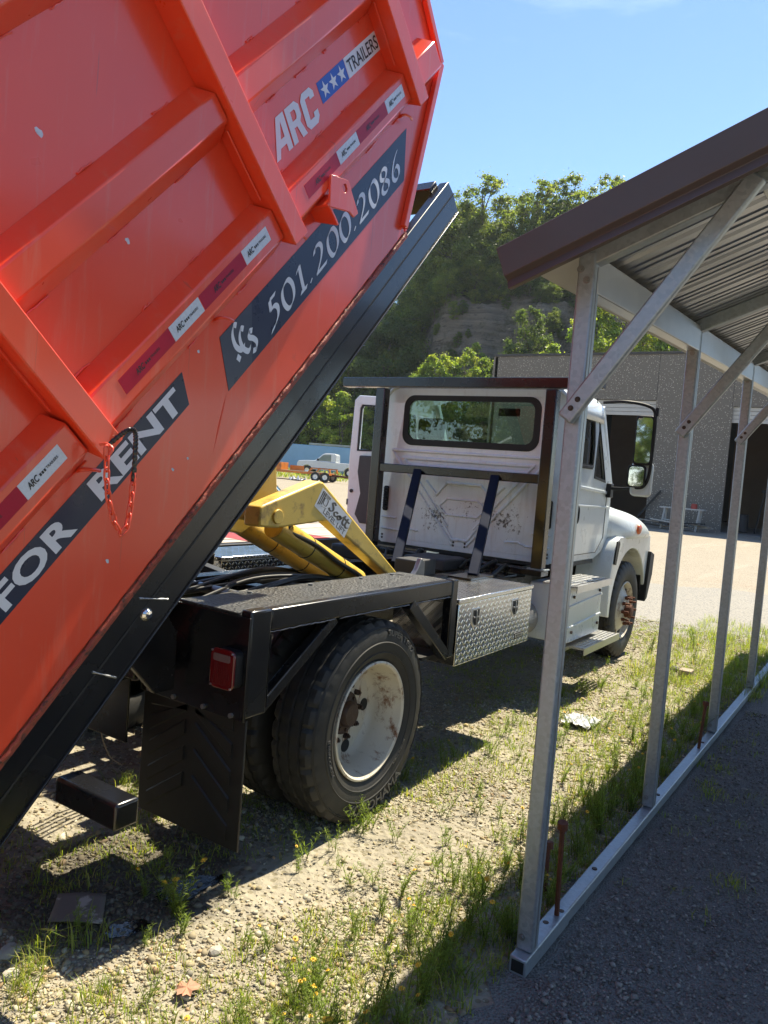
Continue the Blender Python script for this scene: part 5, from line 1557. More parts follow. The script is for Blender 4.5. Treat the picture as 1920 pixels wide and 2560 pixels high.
def build_ground():
    # one sheet out to the horizon, finer near the yard
    ring = [0, 3, 6, 10, 15, 22, 30, 38, 46, 54, 58, 62, 66, 72, 80, 90, 110, 150, 240, 420, 800, 1600]
    na = 180
    V = [(0, 0, 0)]
    for r in ring[1:]:
        for k in range(na):
            a = 2 * math.pi * k / na
            x, y = r * math.cos(a), r * math.sin(a)
            V.append((x, y, float(ground_z(x, y))))
    F = []
    for k in range(na):
        F.append((0, 1 + k, 1 + (k + 1) % na))
    for j in range(len(ring) - 2):
        b0, b1 = 1 + j * na, 1 + (j + 1) * na
        for k in range(na):
            k2 = (k + 1) % na
            F.append((b0 + k, b1 + k, b1 + k2, b0 + k2))
    mb = MB(); mb.v, mb.f = V, F
    tag(mb.build('ground', 'ground', None, smooth=True, fixn=True), 'gravel and dirt yard stretching to the hill', None, None, 'structure')
    # carport floor of dark millings, with a slightly ragged edge
    edge = []
    rq = random.Random(9)
    x = -6.0
    while x < 9.0:
        edge.append((x, -1.10 - .008 * x + (0.03 + .09 * rq.random() if x > -.7 else 0.02 + .14 * rq.random() - 0.25 * max(0, (-.6 - x)))))
        x += .12
    mb = MB()
    n = len(edge)
    vs = [(a, b, .004) for a, b in edge] + [(a, -9.0, .004) for a, b in edge]
    mb.add(vs, [(i, i + 1, n + i + 1, n + i) for i in range(n - 1)])
    tag(mb.build('carport_floor', 'millings', None), 'dark asphalt millings under the carport', None, None, 'structure')
    # hill
    azs = np.radians(np.linspace(-14, 74, 230))
    rs = np.concatenate([np.linspace(58, 122, 110), np.linspace(125, 230, 24)])
    A, RR = np.meshgrid(azs, rs, indexing='ij')
    X, Y = RR * np.cos(A), RR * np.sin(A)
    Z = hill_z(X, Y)
    na_, nr = X.shape
    idx = np.arange(na_ * nr).reshape(na_, nr)
    F = np.stack([idx[:-1, :-1], idx[1:, :-1], idx[1:, 1:], idx[:-1, 1:]], -1).reshape(-1, 4)[:, ::-1]
    me = mesh_np('hill', np.stack([X, Y, Z], -1).reshape(-1, 3), F)
    o = link('hill', me, 'rock', None, smooth=False)
    me.polygons.foreach_set('use_smooth', [True] * len(me.polygons))
    tag(o, 'steep wooded hill with a bare rock cut', None, None, 'structure')

def ico():
    bm = bmesh.new()
    bmesh.ops.create_icosphere(bm, subdivisions=1, radius=1)
    v = np.array([tuple(p.co) for p in bm.verts])
    f = np.array([[q.index for q in p.verts] for p in bm.faces])
    bm.free()
    return v, f
ICO = ico()
OCT = (np.array([(1, 0, 0), (-1, 0, 0), (0, 1, 0), (0, -1, 0), (0, 0, 1), (0, 0, -1)], float), np.array([(0, 2, 4), (2, 1, 4), (1, 3, 4), (3, 0, 4), (2, 0, 5), (1, 2, 5), (3, 1, 5), (0, 3, 5)]))

def stones(name, P, S, tint, label, z0=0.0, squash=0.6, shape=None):
    v, f = shape or ICO
    n = len(P)
    nv = len(v)
    base = v[None] * (1 + rng.uniform(-.42, .32, (n, nv, 1)))
    sc = S[:, None, None] * np.stack([rng.uniform(.8, 1.4, n), rng.uniform(.7, 1.1, n), rng.uniform(.45, .8, n) * squash / .6], 1)[:, None, :]
    q = base * sc
    a = rng.uniform(0, 2 * np.pi, n)
    tl = rng.normal(0, .25, n)
    c, s = np.cos(a)[:, None], np.sin(a)[:, None]
    zz = q[..., 2] + q[..., 0] * tl[:, None]
    x = q[..., 0] * c - q[..., 1] * s
    y = q[..., 0] * s + q[..., 1] * c
    V = np.stack([x + P[:, :1], y + P[:, 1:2], zz + P[:, 2:3] + (S * .22)[:, None]], -1)
    F = (f[None] + (np.arange(n) * nv)[:, None, None]).reshape(-1, 3)
    tn = np.repeat(tint, nv, axis=0)
    me = mesh_np(name, V.reshape(-1, 3), F, tn)
    o = link(name, me, 'stone')
    return tag(o, label, None, None, 'stuff')

def build_gravel():
    n = 190000
    # density falls with distance from the lens
    x = -2.7 + 10.5 * rng.random(n) ** 1.9
    y = -1.08 + 3.3 * rng.random(n) ** 1.25
    y = np.where(rng.random(n) < .5, y, -1.08 + 2.0 * rng.random(n))
    keep = (x > -2.6)
    x, y = x[keep], y[keep]
    # patchiness
    pt = np.sin(x * 3.1 + np.sin(y * 4)) + np.sin(y * 5.3 + 1.5 * np.sin(x * 2.3))
    k2 = rng.random(len(x)) < np.clip(.62 + .34 * pt, .10, 1)
    x, y = x[k2], y[k2]
    m = len(x)
    S = np.clip(rng.lognormal(math.log(.0050), .46, m), .0026, .020)
    pal = np.array([(.47, .42, .31), (.37, .315, .21), (.56, .53, .44), (.28, .235, .165), (.42, .33, .18), (.22, .21, .19), (.35, .23, .13)])
    tn = pal[rng.choice(len(pal), m, p=[.24, .24, .16, .14, .10, .07, .05])] * rng.uniform(.75, 1.2, (m, 1)) * np.array((.98, .965, .87))
    wet = np.hypot((x + 1.12) * 1.35, (y - .42) * 1.7) < .72
    tn[wet] *= .30
    P = np.stack([x, y, np.zeros(m)], 1)
    big = S > .0085
    stones('gravel', P[big], S[big], tn[big], 'pale loose gravel stones over the yard')
    stones('fine_gravel', P[~big], S[~big], tn[~big], 'fine pale grit between the gravel stones', shape=OCT)
    # fine dark millings on the carport floor
    m = 40000
    x = -1.6 + 5.5 * rng.random(m) ** 1.6
    y = -1.20 - .008 * x - 2.2 * rng.random(m) ** 1.2
    S = np.clip(rng.lognormal(math.log(.0055), .4, m), .003, .016)
    tn = np.array((.18, .174, .160)) * rng.uniform(.4, 1.9, (m, 1))
    stones('millings_gravel', np.stack([x, y, np.full(m, .005)], 1), S, tn, 'dark crushed asphalt grains under the carport', shape=OCT)
build_ground()
build_gravel()

def small_ground_things():
    # puddles
    rq = random.Random(4)
    for nm, cx, cy, rx, ry, lab in (('puddle', -1.03, .19, .17, .075, 'broad wet puddle reflecting the sky behind the mud flap'), ('puddle', -1.36, .14, .075, .06, 'small puddle glinting beside the wet cardboard')):
        pts = []
        for k in range(26):
            a = 2 * math.pi * k / 26
            f = rq.uniform(.65, 1.15)
            pts.append((cx + rx * f * math.cos(a) - ry * .5 * f * math.sin(a), cy + ry * f * math.sin(a)))
        mb = MB(); mb.plate([pts], (0, 0, .006), (1, 0, 0), (0, 1, 0), (0, 0, 0))
        tag(mb.build(nm, 'water', None), lab, None, None, 'structure')
    # cardboard
    c = [(-1.42, .50), (-1.30, .36), (-1.43, .21), (-1.55, .37)]
    mb = MB()
    N = 8
    rows = []
    for i in range(N + 1):
        row = []
        for j in range(N + 1):
            s, u = i / N, j / N
            p = (np.array(c[0]) * (1 - s) * (1 - u) + np.array(c[1]) * s * (1 - u) + np.array(c[2]) * s * u + np.array(c[3]) * (1 - s) * u)
            row.append((p[0], p[1], .020 + .006 * math.sin(3 * s) + .008 * (u - .5) ** 2 * 4 + rq.uniform(-.0006, .0006)))
        rows.append(row)
    mb.grid(rows)
    o = mb.build('cardboard_piece', 'cardboard', None, smooth=True)
    s = o.modifiers.new('s', 'SOLIDIFY'); s.thickness = .004
    tag(o, 'damp square of brown cardboard lying on the wet gravel', 'cardboard')
    # crumpled white plastic
    mb = MB()
    N = 14
    rows = [[(2.41 + (i / N - .5) * .30 + rq.uniform(-.012, .012), -.29 + (j / N - .5) * .22 + rq.uniform(-.012, .012), .018 + abs(rq.gauss(0, .018))) for j in range(N + 1)] for i in range(N + 1)]
    mb.grid(rows)
    tag(mb.build('plastic_litter', 'trash', None), 'crumpled white plastic litter among the weeds', 'litter')
    # maple leaf
    pts = []
    for k in range(20):
        a = 2 * math.pi * k / 20
        f = .050 * (1, .80, .92, .62)[k % 4] * rq.uniform(.85, 1.1)
        pts.append((f * math.cos(a), .8 * f * math.sin(a)))
    mb = MB(); mb.add([(-1.47, -.29, .030)] + [(-1.47 + a, -.29 + b, .020 + .012 * abs(math.sin(i * .9))) for i, (a, b) in enumerate(pts)], [(0, 1 + i, 1 + (i + 1) % 20) for i in range(20)])
    tag(mb.build('fallen_leaf', 'deadleaf', None), 'curled reddish fallen leaf lying on sunlit gravel', 'leaf')
    mb = MB(); mb.box(4.68, 4.82, -.61, -.49, .0, .07)
    tag(mb.build('wood_block', 'wood', None, 0.008), 'small weathered wood block in the grass past the truck', 'block')
    for i, (x, y, r, lab) in enumerate(((-1.72, .33, .034, 'fist sized pale rock beside the lit grass tuft'), (-1.78, .22, .024, 'smaller pale rock near the grass tuft under the rail'), (-1.25, -.20, .022, 'angular white rock on the sunlit gravel by the leaf'), (4.9, -.42, .05, 'dark rock in the weeds behind the carport posts'))):
        v, f = ICO
        bm = bmesh.new(); bmesh.ops.create_icosphere(bm, subdivisions=2, radius=1)
        for p in bm.verts:
            p.co = Vector((p.co.x * r * 1.25 + x, p.co.y * r + y, p.co.z * r * .7 + r * .35)) + Vector((rq.uniform(-1, 1), rq.uniform(-1, 1), rq.uniform(-1, 1))) * r * .10
        me = bpy.data.meshes.new('rock'); bm.to_mesh(me); bm.free()
        at_ = me.attributes.new('tint', 'FLOAT_COLOR', 'POINT')
        c = (.46, .43, .37, 1) if i != 3 else (.10, .10, .10, 1)
        for d in at_.data: d.color = c
        tag(link('rock', me, 'stone'), lab, 'rock')
small_ground_things()
# ------------------------------------------------------------------ grass and weeds
def blades(P, H, lean, W, tint, name, seed=0):
    """tapered two-segment blades: root, mid pair, tip"""
    n = len(P)
    a = rng.uniform(0, 2 * np.pi, n)
    d = np.stack([np.cos(a), np.sin(a)], 1)
    s = np.stack([-d[:, 1], d[:, 0]], 1)
    w = W[:, None] * s
    r0 = P.copy()
    m = P[:, :2] + d * (H * lean * .35)[:, None]
    t = P[:, :2] + d * (H * lean)[:, None]
    z = P[:, 2]
    V = np.zeros((n, 5, 3))
    V[:, 0, :2] = r0[:, :2] - w * .5; V[:, 1, :2] = r0[:, :2] + w * .5
    V[:, 2, :2] = m + w * .42; V[:, 3, :2] = m - w * .42; V[:, 4, :2] = t
    V[:, 0, 2] = z; V[:, 1, 2] = z
    V[:, 2, 2] = z + H * .6; V[:, 3, 2] = z + H * .6; V[:, 4, 2] = z + H * (1 - .25 * lean)
    b = (np.arange(n) * 5)[:, None]
    F = np.concatenate([b + np.array([[0, 1, 2]]), b + np.array([[0, 2, 3]]), b + np.array([[3, 2, 4]])])
    return mesh_np(name, V.reshape(-1, 3), F, np.repeat(tint, 5, axis=0))

def grass_tint(n, dry=.25):
    pal = np.array([(.26, .31, .05), (.18, .25, .04), (.36, .35, .08), (.42, .36, .14)])
    pr = [.40, .28, .22, .10]
    return pal[rng.choice(4, n, p=pr)] * rng.uniform(.7, 1.25, (n, 1))

def build_grass():
    P, H = [], []
    def tuft(x, y, n, h, spread):
        q = np.zeros((n, 3)); q[:, 0] = x + rng.normal(0, spread, n); q[:, 1] = y + rng.normal(0, spread, n)
        P.append(q); H.append(h * rng.uniform(.45, 1.2, n))
    # strip along the carport rail
    for _ in range(900):
        x = -2.4 + 9.5 * rng.random() ** 1.3
        y = -1.06 + .55 * rng.random() ** 1.7
        tuft(x, y, 11, .03 + .055 * rng.random(), .022)
    # scattered tufts on the gravel
    for _ in range(2600):
        x = -2.5 + 10 * rng.random() ** 1.35
        y = -.95 + 2.2 * rng.random() ** 1.25
        if math.sin(x * 2.3 + 2 * math.sin(y * 3)) + math.sin(y * 4.1 + x) < -.35:
            continue
        if math.hypot(x * 1.0, y - .3) < .3:
            continue
        tuft(x, y, 9, .025 + .045 * rng.random(), .018)
    # low film of seedlings over the sunny gravel
    for _ in range(7500):
        x = -2.5 + 10.5 * rng.random() ** 1.3
        y = -.95 + 1.9 * rng.random() ** 1.35
        if math.sin(x * 1.9 + 2 * math.sin(y * 2.6)) + math.sin(y * 3.3 + x * .8) + .8 * rng.normal() < .05:
            continue
        tuft(x, y, 7, .012 + .020 * rng.random(), .020)
    for x, y, n, h in ((-1.72, .20, 80, .09), (-1.80, .12, 70, .08), (-1.63, .27, 40, .12), (-1.52, .17, 40, .12), (-1.35, -.05, 30, .06), (-.62, 1.05, 60, .08), (-.55, 1.2, 60, .08), (-1.7, -.1, 50, .09), (-1.95, -.2, 90, .10)):
        tuft(x, y, n, h, .035)
    # grass beyond the drive and at the back of the rail
    for _ in range(700):
        x = 4.2 + 4.5 * rng.random(); y = -1.25 + 1.25 * rng.random() ** 1.4
        tuft(x, y, 9, .06 + .10 * rng.random(), .03)
    # a few shoots inside the carport
    for _ in range(60):
        x = .2 + 5 * rng.random(); y = -1.2 - .9 * rng.random() ** 2
        tuft(x, y, 10, .035 + .03 * rng.random(), .03)
    for x, y in ((-1.25, -1.42), (-1.15, -1.36), (.6, -1.62), (1.7, -1.35), (2.2, -1.3)):
        tuft(x, y, 60, .06, .05)
    P = np.concatenate(P); H = np.concatenate(H)
    n = len(P)
    me = blades(P, H, rng.uniform(.25, 1.1, n), rng.uniform(.0022, .0048, n), grass_tint(n), 'grass')
    tag(link('grass', me, 'grass'), 'thin yellow green grass growing through the gravel', None, None, 'stuff')
    # grass by the far vehicles
    m = 9000
    az = np.radians(rng.uniform(30, 52, m)); r = rng.uniform(57, 80, m)
    x, y = r * np.cos(az), r * np.sin(az)
    q = np.stack([x, y, ground_z(x, y)], 1)
    me = blades(q, rng.uniform(.15, .45, m), rng.uniform(.2, .9, m), rng.uniform(.03, .07, m), grass_tint(m), 'far_grass')
    tag(link('far_grass', me, 'grass'), 'rough grass around the parked pickup and blue container', None, None, 'stuff')
build_grass()

def weed_proto(seed, h, nst, flowers):
    """bitterweed: upright stems with whorls of thread leaves, yellow daisies on top"""
    r = np.random.default_rng(seed)
    P, H, L, W, T = [], [], [], [], []
    V, F, tints = [], [], []
    tips = []
    nb = 0
    for s in range(nst):
        bx, by = r.normal(0, .012, 2)
        tx, ty = bx + r.normal(0, .045), by + r.normal(0, .045)
        hh = h * r.uniform(.6, 1.05)
        nn = int(34 * hh / .22) + 10
        # stem: thin 3-sided tube
        for (px, py, pz, w) in ():
            pass
        a0 = r.uniform(0, 6.28)
        st = []
        for k in range(4):
            f = k / 3
            c = np.array([bx + (tx - bx) * f ** 1.4, by + (ty - by) * f ** 1.4, hh * f])
            for q in range(3):
                an = a0 + q * 2.094
                st.append(c + np.array([math.cos(an), math.sin(an), 0]) * .0022 * (1 - .5 * f))
        b = len(V); V += st
        for k in range(3):
            for q in range(3):
                F.append((b + k * 3 + q, b + k * 3 + (q + 1) % 3, b + (k + 1) * 3 + (q + 1) % 3, b + (k + 1) * 3 + q))
        tints += [(.12, .13, .035)] * len(st)
        tips.append((tx, ty, hh))
        for k in range(nn):
            f = r.uniform(.06, 1.0)
            c = np.array([bx + (tx - bx) * f ** 1.4, by + (ty - by) * f ** 1.4, hh * f])
            an = r.uniform(0, 6.28)
            ln = r.uniform(.025, .055) * (1.15 - .5 * f)
            up_ = r.uniform(.25, .95)
            d = np.array([math.cos(an), math.sin(an), 0]) * (1 - up_ * .6) + np.array([0, 0, up_])
            d /= np.linalg.norm(d)
            sd = np.array([-math.sin(an), math.cos(an), 0]) * .0016
            b = len(V)
            V += [c - sd, c + sd, c + d * ln * .6 + sd, c + d * ln - np.array([0, 0, .1 * ln])]
            F.append((b, b + 1, b + 2, b + 3))
            g = r.uniform(.75, 1.25)
            tints += [(.20 * g, .27 * g, .05 * g)] * 4
    me = mesh_np('weed_foliage', np.array(V), np.array(F), np.array(tints))
    me.materials.append(M['grass'])
    fl = None
    if flowers:
        mb = MB()
        for i in range(flowers):
            x, y, z = tips[i % len(tips)]
            x += r.normal(0, .01); y += r.normal(0, .01); z += .012 + r.uniform(-.02, .01)
            t1, t2 = r.normal(0, .3, 2)
            ux = Vector((1, 0, t1)).normalized(); uy = Vector((0, 1, t2)).normalized(); nz = ux.cross(uy)
            c = Vector((x, y, z))
            for k in range(8):
                a = k * math.pi / 4 + .2 * i
                d = ux * math.cos(a) + uy * math.sin(a); s_ = ux * -math.sin(a) + uy * math.cos(a)
                mb.add([tuple(c + d * .003), tuple(c + d * .011 + s_ * .0045 - nz * .001), tuple(c + d * .0145 + s_ * .002 - nz * .004), tuple(c + d * .0145 - s_ * .002 - nz * .004), tuple(c + d * .011 - s_ * .0045 - nz * .001)], [(0, 1, 2, 3, 4)])
            mb.lathe([(.0055, -.001), (.0045, .004), (.002, .006), (.0, .0062)], tuple(c), tuple(nz), 8)
        fl = bpy.data.meshes.new('weed_flower')
        fl.from_pydata(mb.v, [], mb.f)
        fl.materials.append(M['petal'])
    return me, fl

def build_weeds():
    protos = [weed_proto(s, h, n, f) for s, h, n, f in ((1, .24, 6, 0), (2, .27, 6, 2), (3, .15, 4, 0), (4, .22, 5, 1), (5, .12, 3, 0), (6, .19, 4, 0), (7, .28, 7, 0))]
    spots = []
    r = np.random.default_rng(21)
    for _ in range(150):                   # thick belt by the rail
        x = -1.75 + 5.6 * r.random() ** 1.15
        y = -1.035 + .40 * r.random() ** 1.5
        spots.append((x, y, r.choice([0, 6, 0, 5, 0, 6, 5, 2, 0, 1, 3]), r.uniform(.55, .95) * (1 if y < -.8 else .75)))
    for _ in range(26):                    # near corner in front of the first post
        spots.append((-1.75 + 1.1 * r.random(), -.98 + .50 * r.random(), r.choice([0, 6, 1, 3, 1, 5]), r.uniform(.55, .9)))
    for _ in range(95):                    # scattered over the sunny gravel
        x = -1.6 + 7.2 * r.random() ** 1.2
        spots.append((x, -.60 + .95 * r.random() ** 1.6, r.choice([2, 4, 5, 2, 5, 2, 4, 5, 3]), r.uniform(.45, .9)))
    spots += [(-1.20, .05, 1, 1.0), (-1.19, .07, 3, .9), (-.35, .10, 5, .8), (-.15, -.05, 5, .9), (1.0, .12, 4, .9), (1.75, .02, 2, 1.0), (-.3, .35, 5, .8), (-1.05, .36, 5, .7), (5.6, .0, 0, 1.1), (6.3, -.3, 0, 1.3)]
    for x, y, k, s in spots:
        if 0.0 < y < .62 and -.55 < x < .55:
            continue
        o = thing('flowering_weed' if protos[k][1] else 'leafy_weed', '', '', (x, y, 0.0))
        if protos[k][1]:
            tag(o, 'upright bitterweed with yellow daisy flowers growing in the gravel strip', 'weed', 'flowering weeds beside the carport rail')
        else:
            tag(o, 'feathery green weed without flowers growing in the gravel strip', 'weed', 'leafy weeds beside the carport rail')
        o.rotation_euler = (0, 0, r.uniform(0, 6.28)); o.scale = (s, s, s * r.uniform(.85, 1.15))
        for nm, me in (('stems', protos[k][0]), ('flowers', protos[k][1])):
            if me is None: continue
            p = bpy.data.objects.new(nm, me); COL.objects.link(p); p.parent = o
            if nm == 'flowers': p['kind'] = 'stuff'
build_weeds()

# ------------------------------------------------------------------ trees
def tree_proto(seed, h, cr, trunk_h, nleaf, leaf, shape, cols, nclump=46):
    r = np.random.default_rng(seed)
    # clump centres through the crown volume
    C, S = [], []
    ch = h - trunk_h
    while len(C) < nclump:
        p = r.uniform(-1, 1, 3)
        zz = (p[2] + 1) / 2
        rad = shape(zz)
        if np.hypot(p[0], p[1]) > 1 or np.hypot(p[0], p[1]) < .25 * r.random():
            continue
        C.append((p[0] * rad * cr, p[1] * rad * cr, trunk_h + zz * ch)); S.append(cr * r.uniform(.13, .30) * (.6 + .6 * rad))
    C, S = np.array(C), np.array(S)
    tilt = r.normal(0, .5, nclump)
    k = r.integers(0, nclump, nleaf)
    d = r.normal(0, 1, (nleaf, 3)); d /= np.linalg.norm(d, axis=1)[:, None]
    rad = np.abs(r.normal(0, .62, nleaf))
    P = C[k] + d * (S[k] * rad)[:, None] * np.array([1.15, 1.15, .75])
    # leaf frame: normals lean outwards and up
    nrm = d * .7 + r.normal(0, .6, (nleaf, 3)) + np.array([0, 0, .55])
    nrm /= np.linalg.norm(nrm, axis=1)[:, None]
    t = np.cross(nrm, r.normal(0, 1, (nleaf, 3))); t /= np.linalg.norm(t, axis=1)[:, None]
    b = np.cross(nrm, t)
    sz = leaf * r.uniform(.6, 1.35, nleaf)[:, None]
    V = np.stack([P - t * sz, P - b * sz * .55 + nrm * sz * .12, P + t * sz, P + b * sz * .55 + nrm * sz * .12], 1)
    F = np.arange(nleaf * 4).reshape(-1, 4)
    cl = np.array(cols)[r.integers(0, len(cols), nclump)]
    tint = cl[k] * r.uniform(.7, 1.3, (nleaf, 1))
    crown = mesh_np('crown', V.reshape(-1, 3), F, np.repeat(tint, 4, axis=0))
    crown.materials.append(M['leaf'])
    mb = MB()
    top = trunk_h + ch * .8
    pts = [(r.normal(0, .05) * i, r.normal(0, .05) * i, top * i / 7) for i in range(8)]
    tr = h * .017
    mb.tube(pts, [tr * (1.25 - .14 * i) for i in range(8)], 8)
    for i in range(14):
        c = C[r.integers(0, nclump)]
        f = r.uniform(.35, .85)
        p0 = np.array(pts[0]) * (1 - f) + np.array(pts[-1]) * f
        p0[2] = min(p0[2], c[2] - .2)
        mid = (p0 + c) / 2 + r.normal(0, .15, 3)
        mb.tube([tuple(p0), tuple(mid), tuple(c)], [tr * .45, tr * .3, tr * .12], 5)
    trunk = bpy.data.meshes.new('trunk')
    trunk.from_pydata(mb.v, [], mb.f)
    trunk.materials.append(M['bark'])
    return trunk, crown

def plant_tree(name, proto, x, y, z, s, label, group, sz=1.0):
    o = thing(name, label, 'tree', (x, y, z), group)
    o.rotation_euler = (0, 0, random.uniform(0, 6.28))
    o.scale = (s, s, s * sz)
    for nm, me in (('trunk', proto[0]), ('crown', proto[1])):
        p = bpy.data.objects.new(nm, me); COL.objects.link(p); p.parent = o
    return o

def build_trees():
    rnd = lambda z: (max(0.02, 1 - (2 * z - .85) ** 2 / 1.35)) ** .5
    spire = lambda z: max(.08, 1.0 - z) ** .75 * min(1, .45 + 3 * z)
    egg = lambda z: (max(.03, math.sin(math.pi * (z ** .75)) )) ** .7
    DK = [(.060, .090, .028), (.075, .108, .034), (.10, .125, .040), (.05, .078, .026)]
    MD = [(.135, .165, .042), (.11, .14, .038), (.18, .20, .052), (.09, .12, .034)]
    BR = [(.24, .29, .05), (.19, .26, .045), (.30, .32, .065), (.15, .21, .04)]
    oak = [tree_proto(31 + i, 11.0, 3.9, .9, 21000, .150, rnd, (DK if i % 2 else MD), 70) for i in range(4)]
    thin = [tree_proto(41 + i, 12.5, 3.2, 2.8, 9000, .14, rnd, MD, 75) for i in range(2)]
    young = [tree_proto(51 + i, 9, 2.3, .8, 12000, .125, egg, BR, 55) for i in range(3)]
    bigd = [tree_proto(61 + i, 15, 5.0, .8, 26000, .165, rnd, (DK if i else MD), 90) for i in range(3)]
    rq = random.Random(77)
    def at_ar(az, r):
        return r * math.cos(R(az)), r * math.sin(R(az))
    # along the ridge above the rock
    for i in range(70):
        az = rq.uniform(8, 34); r = rq.uniform(90, 103) if i < 56 else rq.uniform(103, 135)
        x, y = at_ar(az, r)
        p = rq.choice(oak) if rq.random() < .86 else rq.choice(thin)
        plant_tree('ridge_tree', p, x, y, float(hill_z(x, y)) - .4, rq.uniform(.75, 1.15), 'green broadleaf tree on the ridge above the bare rock', 'trees along the ridge above the rock')
    for az, r, s in ((27.6, 94, 1.12), (21.2, 96, 1.15), (18.2, 97, 1.2), (23.5, 93, 1.05), (30.0, 95, 1.0), (25.8, 95, .95)):
        x, y = at_ar(az, r)
        plant_tree('ridge_tree', thin[int(az) % 2], x, y, float(hill_z(x, y)) - .3, s * 1.08, 'sparse tall tree with sky showing through, on the skyline', 'sparse trees on the skyline')
    for i in range(26):
        az = 9 + 24 * (i + rq.random()) / 26; r = rq.uniform(87.5, 91.5)
        x, y = at_ar(az, r)
        plant_tree('ridge_shrub', oak[i % 4], x, y, float(hill_z(x, y)) - .5, rq.uniform(.42, .62), 'low leafy shrub along the top edge of the rock cut', 'shrubs along the rim of the rock')
    # young bright trees at the foot of the rock, behind the building
    for az, r, s, sz in ((18.7, 74, 1.3, 1.3), (17.4, 76, 1.3, 1.25), (16.2, 75, 1.3, 1.15), (15.0, 76, 1.25, 1.1), (13.6, 75, 1.2, 1.1), (12.2, 76, 1.2, 1.1), (10.8, 75, 1.1, 1.1), (21.4, 76, 1.0, .95), (22.2, 74.5, .95, .9)):
        x, y = at_ar(az, r)
        plant_tree('young_tree', young[int(az * 10) % 3], x, y, float(hill_z(x, y)) - .2, s, 'bright yellow green young tree just behind the concrete building', 'bright young trees behind the building', sz)
    for az, r, s, sz, k in ((27.9, 76, .85, 1.15, 0), (29.6, 77, .9, 1.0, 2), (25.6, 77, .8, .95, 2), (24.3, 78, .72, 1.0, 1), (26.4, 78, .8, 1.0, 0), (23.3, 79, .7, 1.35, 1), (30.5, 78, .95, 1.0, 2), (31.3, 79, .9, 1, 0), (28.7, 78, .8, 1, 1), (24.9, 80.5, .62, 1, 2), (27.2, 80.5, .6, 1, 0)):
        x, y = at_ar(az, r)
        pr = young[k] if k != 1 else oak[1]
        ss = s if k != 1 else s * .85
        plant_tree('slope_tree', pr, x, y, float(hill_z(x, y)) - .3, ss, 'small tree on the lower slope below the bare rock', 'small trees on the slope under the rock', sz)
    for i in range(12):
        az = rq.uniform(19.5, 33); r = rq.uniform(73, 78)
        x, y = at_ar(az, r)
        plant_tree('slope_tree', oak[i % 4], x, y, float(hill_z(x, y)) - .8, rq.uniform(.3, .48), 'small tree on the lower slope below the bare rock', 'small trees on the slope under the rock')
    for i in range(34):
        az = rq.uniform(17, 32.5); r = rq.uniform(80, 88)
        x, y = at_ar(az, r)
        plant_tree('rock_shrub', oak[i % 4], x, y, float(hill_z(x, y)) - .3, rq.uniform(.10, .26), 'little shrub clinging to the bare rock cut', 'shrubs growing on the rock face')
    # dark wood at the left, behind the blue container
    for i in range(30):
        az = rq.uniform(33.6, 49); r = rq.uniform(84, 98) if az > 36 else rq.uniform(88, 98)
        x, y = at_ar(az, r)
        plant_tree('wood_tree', bigd[i % 3], x, y, float(hill_z(x, y)) - .5, rq.uniform(.75, 1.12), 'tall dark green tree in the wood behind the blue container', 'trees of the dark wood behind the container')
    for az, r, s in ((37.2, 79, .82), (35.6, 80, .72), (38.6, 82, .8), (35.0, 84, .62)):
        x, y = at_ar(az, r)
        plant_tree('edge_tree', young[int(az) % 3], x, y, float(hill_z(x, y)) - .3, s * 1.25, 'sunlit yellow green tree at the edge of the dark wood', 'sunlit trees at the wood edge')
    # trees behind the camera: what the glass and chrome reflect
    for i in range(16):
        az = 150 + i * 7.5; r = rq.uniform(34, 48)
        x, y = at_ar(az, r)
        plant_tree('yard_tree', bigd[i % 3], x, y, -.2, rq.uniform(.6, .95), 'broad tree along the back fence line of the yard', 'trees along the back of the yard')
build_trees()
